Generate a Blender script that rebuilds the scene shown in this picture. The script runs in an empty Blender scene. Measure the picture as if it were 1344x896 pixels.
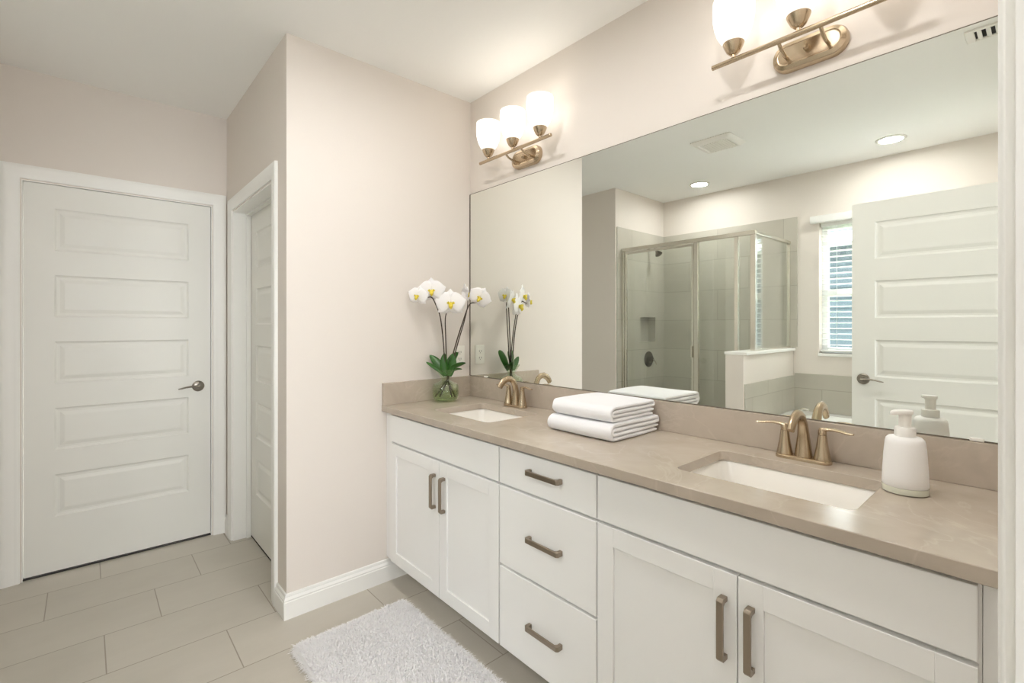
import bpy, bmesh, math, random
from mathutils import Vector, Matrix, noise

PI = math.pi
scene = bpy.context.scene
COL = scene.collection
random.seed(7)

# ------------------------------------------------------------------ camera, world, exposure
cam_d = bpy.data.cameras.new('camera')
cam_d.sensor_width = 36.0
cam_d.lens = 36.0 * 630.0 / 1344.0
cam_d.shift_y = -21.0 / 1344.0
cam_d.clip_start = 0.01
cam = bpy.data.objects.new('camera', cam_d)
cam.location = (2.345, -1.747, 1.35)
cam.rotation_euler = (PI / 2, 0, math.radians(48.366))
COL.objects.link(cam)
scene.camera = cam

SKY = 10.0            # daylight strength
SHADE_E = 1.2        # glow of the vanity glass shades
CAN_E = 92.0         # recessed ceiling lamps, seen and added
EXPOSURE = 0.84

world = bpy.data.worlds.new('world')
world.use_nodes = True
scene.world = world
bg = world.node_tree.nodes['Background']
bg.inputs['Color'].default_value = (0.93, 0.96, 1.0, 1)
bg.inputs['Strength'].default_value = SKY

vs = scene.view_settings
scene.display_settings.display_device = 'sRGB'
vs.view_transform = 'Standard'
vs.look = 'None'
vs.exposure = EXPOSURE
vs.gamma = 1.0
vs.use_curve_mapping = False
scene.cycles.use_denoising = True
scene.cycles.max_bounces = 14
scene.cycles.diffuse_bounces = 7
scene.cycles.glossy_bounces = 6
scene.cycles.transparent_max_bounces = 16
scene.cycles.sample_clamp_indirect = 6.0
scene.cycles.caustics_reflective = True
scene.cycles.caustics_refractive = False


def portal(name, loc, rot, sx, sy):
    l = bpy.data.lights.new(name, 'AREA')
    l.shape = 'RECTANGLE'
    l.size, l.size_y = sx, sy
    l.cycles.is_portal = True
    o = bpy.data.objects.new(name, l)
    o.location, o.rotation_euler = loc, rot
    COL.objects.link(o)


portal('bedroom_daylight', (5.16, -1.6, 1.5), (0, PI / 2, 0), 1.2, 1.4)
portal('window_daylight', (1.45, -3.16, 1.68), (PI / 2, 0, 0), 0.88, 1.1)


# ------------------------------------------------------------------ materials
def lin(c):
    return c / 12.92 if c <= 0.04045 else ((c + 0.055) / 1.055) ** 2.4


def rgb(r, g, b):
    return (lin(r / 255), lin(g / 255), lin(b / 255), 1)


def mat(name, col, rough=0.5, metal=0.0, spec=0.5, coat=0.0, var=0.0, vscale=8.0, bump=0.0, bscale=60.0,
        sheen=0.0, sss=0.0):
    m = bpy.data.materials.new(name)
    m.use_nodes = True
    nt = m.node_tree
    b = nt.nodes['Principled BSDF']
    b.inputs['Base Color'].default_value = col
    b.inputs['Roughness'].default_value = rough
    b.inputs['Metallic'].default_value = metal
    b.inputs['Specular IOR Level'].default_value = spec
    b.inputs['Coat Weight'].default_value = coat
    b.inputs['Sheen Weight'].default_value = sheen
    if sss:
        b.inputs['Subsurface Weight'].default_value = sss
        b.inputs['Subsurface Radius'].default_value = (0.01, 0.01, 0.01)
    tc = nt.nodes.new('ShaderNodeTexCoord')
    if var:
        n = nt.nodes.new('ShaderNodeTexNoise')
        n.inputs['Scale'].default_value = vscale
        n.inputs['Detail'].default_value = 5
        nt.links.new(tc.outputs['Object'], n.inputs['Vector'])
        r = nt.nodes.new('ShaderNodeMixRGB')
        r.inputs[1].default_value = tuple(min(1, c * (1 - var)) for c in col[:3]) + (1,)
        r.inputs[2].default_value = tuple(min(1, c * (1 + var)) for c in col[:3]) + (1,)
        nt.links.new(n.outputs['Fac'], r.inputs[0])
        nt.links.new(r.outputs[0], b.inputs['Base Color'])
    if bump:
        n = nt.nodes.new('ShaderNodeTexNoise')
        n.inputs['Scale'].default_value = bscale
        n.inputs['Detail'].default_value = 3
        nt.links.new(tc.outputs['Object'], n.inputs['Vector'])
        bn = nt.nodes.new('ShaderNodeBump')
        bn.inputs['Strength'].default_value = bump
        bn.inputs['Distance'].default_value = 0.004
        nt.links.new(n.outputs['Fac'], bn.inputs['Height'])
        nt.links.new(bn.outputs['Normal'], b.inputs['Normal'])
    return m


def glass_mat(name, tint, refl=0.10, rough=0.0):
    """Thin architectural glass: clear pane with a Fresnel reflection."""
    m = bpy.data.materials.new(name)
    m.use_nodes = True
    nt = m.node_tree
    nt.nodes.clear()
    out = nt.nodes.new('ShaderNodeOutputMaterial')
    tr = nt.nodes.new('ShaderNodeBsdfTransparent')
    tr.inputs['Color'].default_value = tint
    gl = nt.nodes.new('ShaderNodeBsdfGlossy')
    gl.inputs['Roughness'].default_value = rough
    gl.inputs['Color'].default_value = (1, 1, 1, 1)
    fr = nt.nodes.new('ShaderNodeLayerWeight')
    fr.inputs['Blend'].default_value = 0.5
    pw = nt.nodes.new('ShaderNodeMath')
    pw.operation = 'POWER'
    pw.inputs[1].default_value = 4.0
    ml = nt.nodes.new('ShaderNodeMath')
    ml.operation = 'MULTIPLY_ADD'
    ml.inputs[1].default_value = 1.0 - refl
    ml.inputs[2].default_value = refl
    mx = nt.nodes.new('ShaderNodeMixShader')
    nt.links.new(fr.outputs['Facing'], pw.inputs[0])
    nt.links.new(pw.outputs[0], ml.inputs[0])
    nt.links.new(ml.outputs[0], mx.inputs[0])
    nt.links.new(tr.outputs[0], mx.inputs[1])
    nt.links.new(gl.outputs[0], mx.inputs[2])
    nt.links.new(mx.outputs[0], out.inputs['Surface'])
    return m


def emit_mat(name, col, strength, grad=False):
    m = bpy.data.materials.new(name)
    m.use_nodes = True
    nt = m.node_tree
    b = nt.nodes['Principled BSDF']
    b.inputs['Base Color'].default_value = (0.85, 0.84, 0.82, 1)
    b.inputs['Roughness'].default_value = 0.35
    b.inputs['Emission Color'].default_value = col
    b.inputs['Emission Strength'].default_value = strength
    if grad:                      # the bulb sits in the middle of the shade, so the glass glows most there
        tc = nt.nodes.new('ShaderNodeTexCoord')
        sp = nt.nodes.new('ShaderNodeSeparateXYZ')
        nt.links.new(tc.outputs['Generated'], sp.inputs[0])
        cr = nt.nodes.new('ShaderNodeValToRGB')
        e = cr.color_ramp.elements
        e[0].position, e[0].color = 0.0, (0.28, 0.28, 0.28, 1)
        e[1].position, e[1].color = 1.0, (0.40, 0.40, 0.40, 1)
        for p, v in ((0.18, 0.45), (0.45, 1.0), (0.7, 1.0)):
            x = e.new(p)
            x.color = (v, v, v, 1)
        nt.links.new(sp.outputs['Z'], cr.inputs[0])
        mu = nt.nodes.new('ShaderNodeMath')
        mu.operation = 'MULTIPLY'
        mu.inputs[1].default_value = strength
        nt.links.new(cr.outputs[0], mu.inputs[0])
        nt.links.new(mu.outputs[0], b.inputs['Emission Strength'])
    return m


def tile_mat(name, c1, c2, grout, bw, bh, mortar, offset, freq, rough, axes='XY', shift=(0, 0), bump=0.25):
    """Running-bond tiles in world metres; axes gives which axes are (length, row)."""
    m = bpy.data.materials.new(name)
    m.use_nodes = True
    nt = m.node_tree
    b = nt.nodes['Principled BSDF']
    b.inputs['Roughness'].default_value = rough
    ge = nt.nodes.new('ShaderNodeNewGeometry')
    sp = nt.nodes.new('ShaderNodeSeparateXYZ')
    nt.links.new(ge.outputs['Position'], sp.inputs[0])
    cb = nt.nodes.new('ShaderNodeCombineXYZ')
    for i, a in enumerate(axes):
        ad = nt.nodes.new('ShaderNodeMath')
        ad.operation = 'ADD'
        ad.inputs[1].default_value = shift[i]
        nt.links.new(sp.outputs[a], ad.inputs[0])
        nt.links.new(ad.outputs[0], cb.inputs[i])
    br = nt.nodes.new('ShaderNodeTexBrick')
    br.inputs['Scale'].default_value = 1.0
    br.inputs['Brick Width'].default_value = bw
    br.inputs['Row Height'].default_value = bh
    br.inputs['Mortar Size'].default_value = mortar
    br.inputs['Mortar Smooth'].default_value = 0.1
    br.offset = offset
    br.offset_frequency = freq
    br.inputs['Color1'].default_value = c1
    br.inputs['Color2'].default_value = c2
    br.inputs['Mortar'].default_value = grout
    nt.links.new(cb.outputs[0], br.inputs['Vector'])
    n = nt.nodes.new('ShaderNodeTexNoise')
    n.inputs['Scale'].default_value = 3.2
    n.inputs['Detail'].default_value = 6
    nt.links.new(ge.outputs['Position'], n.inputs['Vector'])
    mx = nt.nodes.new('ShaderNodeMixRGB')
    mx.blend_type = 'MULTIPLY'
    mx.inputs[0].default_value = 1.0
    rp = nt.nodes.new('ShaderNodeMapRange')
    rp.inputs[1].default_value, rp.inputs[2].default_value = 0.3, 0.7
    rp.inputs[3].default_value, rp.inputs[4].default_value = 0.93, 1.05
    nt.links.new(n.outputs['Fac'], rp.inputs[0])
    nt.links.new(br.outputs['Color'], mx.inputs[1])
    nt.links.new(rp.outputs[0], mx.inputs[2])
    nt.links.new(mx.outputs[0], b.inputs['Base Color'])
    bn = nt.nodes.new('ShaderNodeBump')
    bn.inputs['Strength'].default_value = bump
    bn.inputs['Distance'].default_value = 0.002
    bn.invert = True
    nt.links.new(br.outputs['Fac'], bn.inputs['Height'])
    nt.links.new(bn.outputs['Normal'], b.inputs['Normal'])
    return m


def floor_mat():
    """Beige-grey 31 x 61 cm porcelain planks along y, each row shifted by a third."""
    m = bpy.data.materials.new('floor_tile')
    m.use_nodes = True
    nt = m.node_tree
    L = nt.links
    b = nt.nodes['Principled BSDF']
    b.inputs['Roughness'].default_value = 0.38
    ge = nt.nodes.new('ShaderNodeNewGeometry')
    sp = nt.nodes.new('ShaderNodeSeparateXYZ')
    L.new(ge.outputs['Position'], sp.inputs[0])

    def M(op, a, bb=None):
        x = nt.nodes.new('ShaderNodeMath')
        x.operation = op
        for i, v in enumerate((a, bb)):
            if v is None:
                continue
            if isinstance(v, (int, float)):
                x.inputs[i].default_value = v
            else:
                L.new(v, x.inputs[i])
        return x.outputs[0]
    W, T = 0.3125, 0.61
    u = M('DIVIDE', M('ADD', sp.outputs['X'], 0.088), W)
    row = M('FLOOR', u)
    fu = M('MULTIPLY', M('SUBTRACT', u, row), W)
    v = M('DIVIDE', M('ADD', M('ADD', sp.outputs['Y'], 1.279), M('MULTIPLY', row, 0.2033)), T)
    # joints: row 0 (x -.09..+.22) at y -1.279; one row to the left at -1.69; next at -1.49
    v = M('DIVIDE', M('ADD', M('ADD', sp.outputs['Y'], 1.279), M('MULTIPLY', row, -0.4066)), T)
    vi = M('FLOOR', v)
    fv = M('MULTIPLY', M('SUBTRACT', v, vi), T)
    du = M('MINIMUM', fu, M('SUBTRACT', W, fu))
    dv = M('MINIMUM', fv, M('SUBTRACT', T, fv))
    d = M('MINIMUM', du, dv)
    g = M('LESS_THAN', d, 0.0022)
    wn = nt.nodes.new('ShaderNodeTexWhiteNoise')
    cb = nt.nodes.new('ShaderNodeCombineXYZ')
    L.new(row, cb.inputs[0])
    L.new(vi, cb.inputs[1])
    L.new(cb.outputs[0], wn.inputs['Vector'])
    n = nt.nodes.new('ShaderNodeTexNoise')
    n.inputs['Scale'].default_value = 4.5
    n.inputs['Detail'].default_value = 7
    n.inputs['Roughness'].default_value = 0.62
    mp = nt.nodes.new('ShaderNodeMapping')
    mp.inputs['Scale'].default_value = (1.6, 0.7, 1)
    L.new(ge.outputs['Position'], mp.inputs[0])
    L.new(mp.outputs[0], n.inputs['Vector'])
    s = M('ADD', M('MULTIPLY', wn.outputs['Value'], 0.35), M('MULTIPLY', n.outputs['Fac'], 0.65))
    c = nt.nodes.new('ShaderNodeMixRGB')
    c.inputs[1].default_value = rgb(180, 174, 163)
    c.inputs[2].default_value = rgb(204, 198, 187)
    L.new(s, c.inputs[0])
    c2 = nt.nodes.new('ShaderNodeMixRGB')
    L.new(g, c2.inputs[0])
    L.new(c.outputs[0], c2.inputs[1])
    c2.inputs[2].default_value = rgb(150, 141, 128)
    L.new(c2.outputs[0], b.inputs['Base Color'])
    bn = nt.nodes.new('ShaderNodeBump')
    bn.inputs['Strength'].default_value = 0.3
    bn.inputs['Distance'].default_value = 0.002
    bn.invert = True
    L.new(g, bn.inputs['Height'])
    L.new(bn.outputs['Normal'], b.inputs['Normal'])
    return m


def quartz_mat(name, c1, c2, c3, rough):
    m = bpy.data.materials.new(name)
    m.use_nodes = True
    nt = m.node_tree
    L = nt.links
    b = nt.nodes['Principled BSDF']
    b.inputs['Roughness'].default_value = rough
    ge = nt.nodes.new('ShaderNodeNewGeometry')
    n1 = nt.nodes.new('ShaderNodeTexNoise')
    n1.inputs['Scale'].default_value = 5.5
    n1.inputs['Detail'].default_value = 6
    n1.inputs['Roughness'].default_value = 0.6
    n1.inputs['Distortion'].default_value = 0.7
    n2 = nt.nodes.new('ShaderNodeTexNoise')
    n2.inputs['Scale'].default_value = 2.6
    n2.inputs['Detail'].default_value = 7
    n2.inputs['Distortion'].default_value = 1.6
    L.new(ge.outputs['Position'], n1.inputs['Vector'])
    L.new(ge.outputs['Position'], n2.inputs['Vector'])
    cr = nt.nodes.new('ShaderNodeValToRGB')
    e = cr.color_ramp.elements
    e[0].position, e[0].color = 0.3, c1
    e[1].position, e[1].color = 0.7, c2
    L.new(n1.outputs['Fac'], cr.inputs[0])
    vr = nt.nodes.new('ShaderNodeValToRGB')      # thin pale veins
    ve = vr.color_ramp.elements
    ve[0].position, ve[0].color = 0.485, (0, 0, 0, 1)
    ve[1].position, ve[1].color = 0.515, (0, 0, 0, 1)
    x = ve.new(0.5)
    x.color = (0.3, 0.3, 0.3, 1)
    L.new(n2.outputs['Fac'], vr.inputs[0])
    mx = nt.nodes.new('ShaderNodeMixRGB')
    L.new(vr.outputs[0], mx.inputs[0])
    L.new(cr.outputs[0], mx.inputs[1])
    mx.inputs[2].default_value = c3
    L.new(mx.outputs[0], b.inputs['Base Color'])
    return m


M_WALL = mat('wall_paint', rgb(227, 220, 213), 0.85, spec=0.2, bump=0.04, bscale=140)
M_CEIL = mat('ceiling_paint', rgb(247, 247, 245), 0.9, spec=0.2, bump=0.10, bscale=55)
M_TRIM = mat('trim_paint', rgb(243, 243, 240), 0.4, spec=0.4)
M_DOOR = mat('door_paint', rgb(234, 234, 229), 0.42, spec=0.4)
M_CAB = mat('cabinet_paint', rgb(243, 243, 242), 0.35, spec=0.45)
M_FLOOR = floor_mat()
M_CARPET = mat('carpet', rgb(196, 195, 192), 0.95, spec=0.1, var=0.1, vscale=60)
M_QUARTZ = quartz_mat('beige_quartz', rgb(178, 166, 152), rgb(192, 180, 166), rgb(206, 195, 181), 0.17)
M_TILE_Y = tile_mat('shower_tile_side', rgb(193, 189, 178), rgb(187, 182, 171), rgb(170, 165, 153), 0.61, 0.305, 0.003,
                    0.5, 2, 0.3, 'YZ', (3.03, 0.12))
M_TILE_X = tile_mat('shower_tile_back', rgb(193, 189, 178), rgb(187, 182, 171), rgb(170, 165, 153), 0.61, 0.305, 0.003,
                    0.5, 2, 0.3, 'XZ', (0.5, 0.12))
M_NICKEL = mat('brushed_nickel', rgb(194, 176, 151), 0.25, 1.0)
M_PULL = mat('satin_nickel_pull', rgb(158, 146, 132), 0.34, 1.0)
M_LEVER = mat('lever_nickel', rgb(150, 144, 135), 0.28, 1.0)
M_CHROME = mat('shower_frame_metal', rgb(228, 225, 216), 0.24, 1.0)
M_DARKCHROME = mat('valve_metal', rgb(110, 104, 95), 0.25, 1.0)
M_MIRROR = mat('mirror_silver', (0.915, 0.945, 0.91, 1), 0.0, 1.0)
M_EDGE = mat('mirror_edge_and_shade', rgb(104, 94, 80), 0.5)
M_PORC = mat('porcelain', rgb(244, 241, 235), 0.08, coat=0.6)
M_TUB = mat('tub_acrylic', rgb(243, 244, 242), 0.12, coat=0.5)
M_PLASTIC = mat('white_plastic', rgb(238, 236, 231), 0.4)
M_OUTLET = mat('outlet_plastic', rgb(240, 237, 230), 0.35)
M_DARK = mat('dark_slot', rgb(40, 38, 36), 0.8)
M_SOAP = mat('matte_white_bottle', rgb(244, 243, 242), 0.42)
M_PUMP = mat('white_pump', rgb(243, 241, 237), 0.3)
M_TOWEL = mat('white_terry', rgb(246, 246, 249), 0.95, spec=0.1, sheen=0.3, bump=0.5, bscale=420)
M_RUG = mat('white_pile', rgb(252, 251, 252), 0.95, spec=0.05)
nt_ = M_RUG.node_tree                  # pile fibres let some light through
tl_ = nt_.nodes.new('ShaderNodeBsdfTranslucent')
tl_.inputs['Color'].default_value = (0.95, 0.95, 0.95, 1)
mx_ = nt_.nodes.new('ShaderNodeMixShader')
mx_.inputs[0].default_value = 0.35
nt_.links.new(nt_.nodes['Principled BSDF'].outputs[0], mx_.inputs[1])
nt_.links.new(tl_.outputs[0], mx_.inputs[2])
nt_.links.new(mx_.outputs[0], nt_.nodes['Material Output'].inputs['Surface'])
M_PETAL = mat('orchid_petal', rgb(250, 248, 249), 0.55, spec=0.2, sss=0.3)
M_LIP = mat('orchid_lip', rgb(226, 206, 70), 0.5, var=0.25, vscale=150)
M_STEM = mat('orchid_stem', rgb(66, 52, 38), 0.55, var=0.2, vscale=30)
M_STEMG = mat('orchid_stem_green', rgb(92, 112, 48), 0.5)
M_LEAF = mat('orchid_leaf', rgb(44, 92, 26), 0.35, var=0.22, vscale=25)
M_BLIND = mat('blind_white', rgb(240, 240, 238), 0.45)
M_VINYL = mat('window_vinyl', rgb(238, 240, 240), 0.4)
M_SIDING = mat('grey_siding', rgb(50, 62, 68), 0.8)
M_EAVE = mat('white_eave', rgb(200, 205, 214), 0.7)
M_GRASS = mat('lawn', rgb(90, 120, 60), 0.95, var=0.3, vscale=12)
M_GLASS = glass_mat('shower_glass', (0.955, 0.972, 0.958, 1), 0.05)
M_PANE = glass_mat('window_glass', (0.97, 0.98, 0.98, 1), 0.04)
M_VASE = glass_mat('vase_glass', (0.93, 0.97, 0.91, 1), 0.05)
M_WATER = glass_mat('vase_water', (0.86, 0.91, 0.74, 1), 0.02)
M_BASEGLASS = mat('clear_glass_base', rgb(205, 205, 188), 0.05, coat=1.0)
M_SHADE = emit_mat('frosted_shade', (1.0, 0.95, 0.87, 1), SHADE_E, True)
M_LED = emit_mat('downlight_lens', (1.0, 0.985, 0.965, 1), CAN_E)

# ------------------------------------------------------------------ object helpers
WORLD_LOC = {}


class MB:
    def __init__(self):
        self.v, self.f, self.mi = [], [], []
        self.cur = 0

    def face(self, idx):
        self.f.append(tuple(idx))
        self.mi.append(self.cur)

    def add(self, verts, faces):
        o = len(self.v)
        self.v += [tuple(p) for p in verts]
        for f in faces:
            self.face([i + o for i in f])
        return self

    def box(self, x0, x1, y0, y1, z0, z1):
        x0, x1 = sorted((x0, x1)); y0, y1 = sorted((y0, y1)); z0, z1 = sorted((z0, z1))
        vs_ = [(x0, y0, z0), (x1, y0, z0), (x1, y1, z0), (x0, y1, z0), (x0, y0, z1), (x1, y0, z1), (x1, y1, z1), (x0, y1, z1)]
        return self.add(vs_, [(0, 3, 2, 1), (4, 5, 6, 7), (0, 1, 5, 4), (1, 2, 6, 5), (2, 3, 7, 6), (3, 0, 4, 7)])

    def loft(self, loops, cap0=True, cap1=True, closed=True):
        n = len(loops[0])
        o = len(self.v)
        for lp in loops:
            self.v += [tuple(p) for p in lp]
        for k in range(len(loops) - 1):
            a, b = o + k * n, o + (k + 1) * n
            for i in range(n if closed else n - 1):
                j = (i + 1) % n
                self.face((a + i, a + j, b + j, b + i))
        if cap0:
            self.face(range(o + n - 1, o - 1, -1))
        if cap1:
            e = o + (len(loops) - 1) * n
            self.face(range(e, e + n))
        return self

    def lathe(self, prof, c=(0, 0, 0), n=32, axis='z', cap0=True, cap1=True):
        loops = []
        for r, h in prof:
            lp = []
            for i in range(n):
                a = 2 * PI * i / n
                p = (r * math.cos(a), r * math.sin(a), h)
                if axis == 'x':
                    p = (h, p[0], p[1])
                elif axis == 'y':
                    p = (p[0], h, p[1])
                lp.append((p[0] + c[0], p[1] + c[1], p[2] + c[2]))
            loops.append(lp)
        return self.loft(loops, cap0, cap1)

    def tube(self, pts, rad, n=10, flat=None):
        """Round (or flattened) tube through pts; rad a number or a list."""
        P = [Vector(p) for p in pts]
        R = rad if isinstance(rad, (list, tuple)) else [rad] * len(P)
        t0 = (P[1] - P[0]).normalized()
        up = Vector((0, 0, 1)) if abs(t0.z) < 0.9 else Vector((1, 0, 0))
        nrm = t0.cross(up).normalized()
        loops = []
        for i, p in enumerate(P):
            if i == 0:
                t = P[1] - P[0]
            elif i == len(P) - 1:
                t = P[-1] - P[-2]
            else:
                t = P[i + 1] - P[i - 1]
            t.normalize()
            nrm = (nrm - t * nrm.dot(t)).normalized()
            b = t.cross(nrm)
            fl = 1.0 if flat is None else (flat[i] if isinstance(flat, (list, tuple)) else flat)
            loops.append([p + nrm * math.cos(2 * PI * k / n) * R[i] + b * math.sin(2 * PI * k / n) * R[i] * fl for k in range(n)])
        return self.loft(loops)


def make_mesh(name, mb, mats, loc, smooth=True, fix=True):
    me = bpy.data.meshes.new(name)
    me.from_pydata([(p[0] - loc[0], p[1] - loc[1], p[2] - loc[2]) for p in mb.v], [], mb.f)
    for m in (mats if isinstance(mats, (list, tuple)) else [mats]):
        me.materials.append(m)
    if any(mb.mi):
        me.polygons.foreach_set('material_index', mb.mi)
    if fix:
        bm = bmesh.new()
        bm.from_mesh(me)
        bmesh.ops.recalc_face_normals(bm, faces=bm.faces)
        bm.to_mesh(me)
        bm.free()
    if smooth:
        me.polygons.foreach_set('use_smooth', [True] * len(me.polygons))
        me.set_sharp_from_angle(angle=math.radians(38))
    me.update()
    return me


def obj(name, mb, m, parent=None, bevel=0.0, smooth=True, fix=True, label=None, subsurf=0, solid=0.0, segs=2, origin=None):
    if parent is not None:
        loc = WORLD_LOC[parent]
    elif origin:
        loc = origin
    else:
        xs, ys, zs = zip(*mb.v)
        loc = ((min(xs) + max(xs)) / 2, (min(ys) + max(ys)) / 2, min(zs))
    o = bpy.data.objects.new(name, make_mesh(name, mb, m, loc, smooth, fix))
    COL.objects.link(o)
    if parent is not None:
        o.parent = parent
    else:
        o.location = loc
    WORLD_LOC[o] = loc
    if solid:
        s = o.modifiers.new('thickness', 'SOLIDIFY')
        s.thickness = solid
        s.offset = 0
    if bevel:
        b = o.modifiers.new('bevel', 'BEVEL')
        b.width, b.segments, b.limit_method, b.angle_limit = bevel, segs, 'ANGLE', math.radians(40)
    if subsurf:
        s = o.modifiers.new('subsurf', 'SUBSURF')
        s.levels = s.render_levels = subsurf
    if label:
        o['label'] = label
    return o


def tag(o, label, cat, group=None, kind=None):
    o['label'], o['category'] = label, cat
    if group:
        o['group'] = group
    if kind:
        o['kind'] = kind
    return o


def thing(name, loc, label, cat, group=None, kind=None):
    o = bpy.data.objects.new(name, None)
    o.empty_display_size = 0.05
    o.location = loc
    COL.objects.link(o)
    WORLD_LOC[o] = tuple(loc)
    return tag(o, label, cat, group, kind)


def struct(name, mb, m, label, cat, bevel=0.0, smooth=False):
    return tag(obj(name, mb, m, bevel=bevel, smooth=smooth), label, cat, kind='structure')


def copy_tree(o, parent=None, offset=(0, 0, 0)):
    c = o.copy()
    COL.objects.link(c)
    if parent is None:
        c.location = Vector(o.location) + Vector(offset)
    else:
        c.parent = parent
    for ch in list(o.children):
        copy_tree(ch, c)
    return c


def rrect(x0, x1, y0, y1, r, z, k=6):
    """Rounded rectangle loop, counter-clockwise, (k+1) points a corner."""
    out = []
    for cx, cy, a0 in ((x1 - r, y1 - r, 0), (x0 + r, y1 - r, PI / 2), (x0 + r, y0 + r, PI), (x1 - r, y0 + r, 3 * PI / 2)):
        for i in range(k + 1):
            a = a0 + PI / 2 * i / k
            out.append((cx + r * math.cos(a), cy + r * math.sin(a), z))
    return out


def holed(mb, X0, X1, Y0, Y1, hole, z, k=6):
    """Flat rectangle with a rounded-rectangle hole (loop from rrect)."""
    o = len(mb.v)
    mb.v += [(X1, Y1, z), (X0, Y1, z), (X0, Y0, z), (X1, Y0, z)] + [(p[0], p[1], z) for p in hole]
    n = k + 1
    for c in range(4):
        s = o + 4 + c * n
        for i in range(k):
            mb.face((o + c, s + i + 1, s + i))
        c2 = (c + 1) % 4
        mb.face((o + c, o + c2, o + 4 + c2 * n, s + k))


# ------------------------------------------------------------------ the setting
XR, YF, ZC = 2.32, -3.03, 2.70          # right wall, far wall, ceiling
XS, YC, XB, YH = -0.50, -1.054, -1.25, -2.15
DZ = 2.118                               # door openings

struct('floor', MB().box(-1.45, 2.55, -3.2, 0.12, -0.12, 0), M_FLOOR,
       'beige grey porcelain plank tile floor laid in a staggered bond', 'floor')
struct('ceiling', MB().box(-1.45, 2.55, -3.2, 0.12, ZC, ZC + 0.12), M_CEIL,
       'plain off white ceiling over the whole bathroom', 'ceiling')
struct('wall_vanity', MB().box(-0.12, 2.55, 0, 0.12, 0, ZC), M_WALL,
       'pale greige wall behind the long mirror and both light bars', 'wall')
struct('wall_left', MB().box(-0.115, 0, YC, 0, 0, ZC), M_WALL,
       'pinkish beige wall at the orchid end of the vanity', 'wall')
w = MB()
w.box(-0.212, -0.115, YC, YC + 0.140, 0, ZC)
w.box(XB, -1.070, YC, YC + 0.140, 0, ZC)
w.box(-1.070, -0.212, YC, YC + 0.140, 2.065, ZC)
struct('wall_hall_right', w, M_WALL, 'narrow shaded hall wall around the side door', 'wall')
w = MB()
w.box(XB - 0.115, XB, YH, -1.998, 0, ZC)
w.box(XB - 0.115, XB, -1.137, YC + 0.140, 0, ZC)
w.box(XB - 0.115, XB, -1.998, -1.137, DZ, ZC)
struct('wall_hall_back', w, M_WALL, 'shaded hall wall around and above the closed panelled door', 'wall')
struct('wall_hall_left', MB().box(XB - 0.115, XS, YH - 0.115, YH, 0, ZC), M_WALL,
       'dim hall wall seen in the mirror just left of the shower', 'wall')
w = MB()       # plumbing wall with the niche hole (y -2.86..-2.55, z 1.17..1.445)
w.box(XS - 0.115, XS, YF, -2.86, 0, ZC)
w.box(XS - 0.115, XS, -2.55, YH - 0.115, 0, ZC)
w.box(XS - 0.115, XS, -2.86, -2.55, 0, 1.17)
w.box(XS - 0.115, XS, -2.86, -2.55, 1.445, ZC)
w.box(XS - 0.115, XS - 0.09, -2.86, -2.55, 1.17, 1.445)
struct('wall_shower', w, M_WALL, 'painted wall carrying the shower valve above its tile', 'wall')
w = MB()
w.box(XS - 0.115, 1.0, YF - 0.15, YF, 0, ZC)
w.box(1.90, 2.55, YF - 0.15, YF, 0, ZC)
w.box(1.0, 1.90, YF - 0.15, YF, 0, 1.11)
w.box(1.0, 1.90, YF - 0.15, YF, 2.24, ZC)
struct('wall_window', w, M_WALL, 'wall opposite the vanity holding the window, seen in the mirror', 'wall')
w = MB()
w.box(XR, XR + 0.115, -1.02, 0, 0, ZC)
w.box(XR, XR + 0.115, YF, -1.868, 0, ZC)
w.box(XR, XR + 0.115, -1.868, -1.02, DZ, ZC)
struct('wall_right', w, M_WALL, 'wall at the right end of the vanity with the open doorway', 'wall')

# tile on the shower walls and the tub splash
w = MB()
for a in ((-2.86, YF, 0, 2.32), (YH - 0.02, -2.55, 0, 2.32)):
    w.box(XS, XS + 0.010, a[0], a[1], a[2], a[3])
w.box(XS, XS + 0.010, -2.86, -2.55, 0, 1.17)
w.box(XS, XS + 0.010, -2.86, -2.55, 1.445, 2.32)
w.box(XS - 0.088, XS - 0.08, -2.86, -2.55, 1.17, 1.445)      # niche lining
w.box(XS - 0.08, XS + 0.01, -2.86, -2.852, 1.17, 1.445)
w.box(XS - 0.08, XS + 0.01, -2.558, -2.55, 1.17, 1.445)
w.box(XS - 0.08, XS + 0.01, -2.852, -2.558, 1.17, 1.178)
w.box(XS - 0.08, XS + 0.01, -2.852, -2.558, 1.437, 1.445)
struct('wall_tile_shower_side', w, M_TILE_Y, 'taupe tiled shower wall with a recessed niche above the valve', 'wall tile')
w = MB()
w.box(XS + 0.010, 0.80, YF, YF + 0.010, 0, 2.32)
w.box(0.80, 0.832, YF, YF + 0.010, 1.16, 2.32)
struct('wall_tile_shower_back', w, M_TILE_X, 'taupe tiled rear shower wall behind the glass', 'wall tile')
struct('wall_tile_tub', MB().box(0.81, XR, YF, YF + 0.010, 0.60, 0.925), M_TILE_X,
       'low tile splash on the wall under the window behind the tub', 'wall tile')

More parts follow.
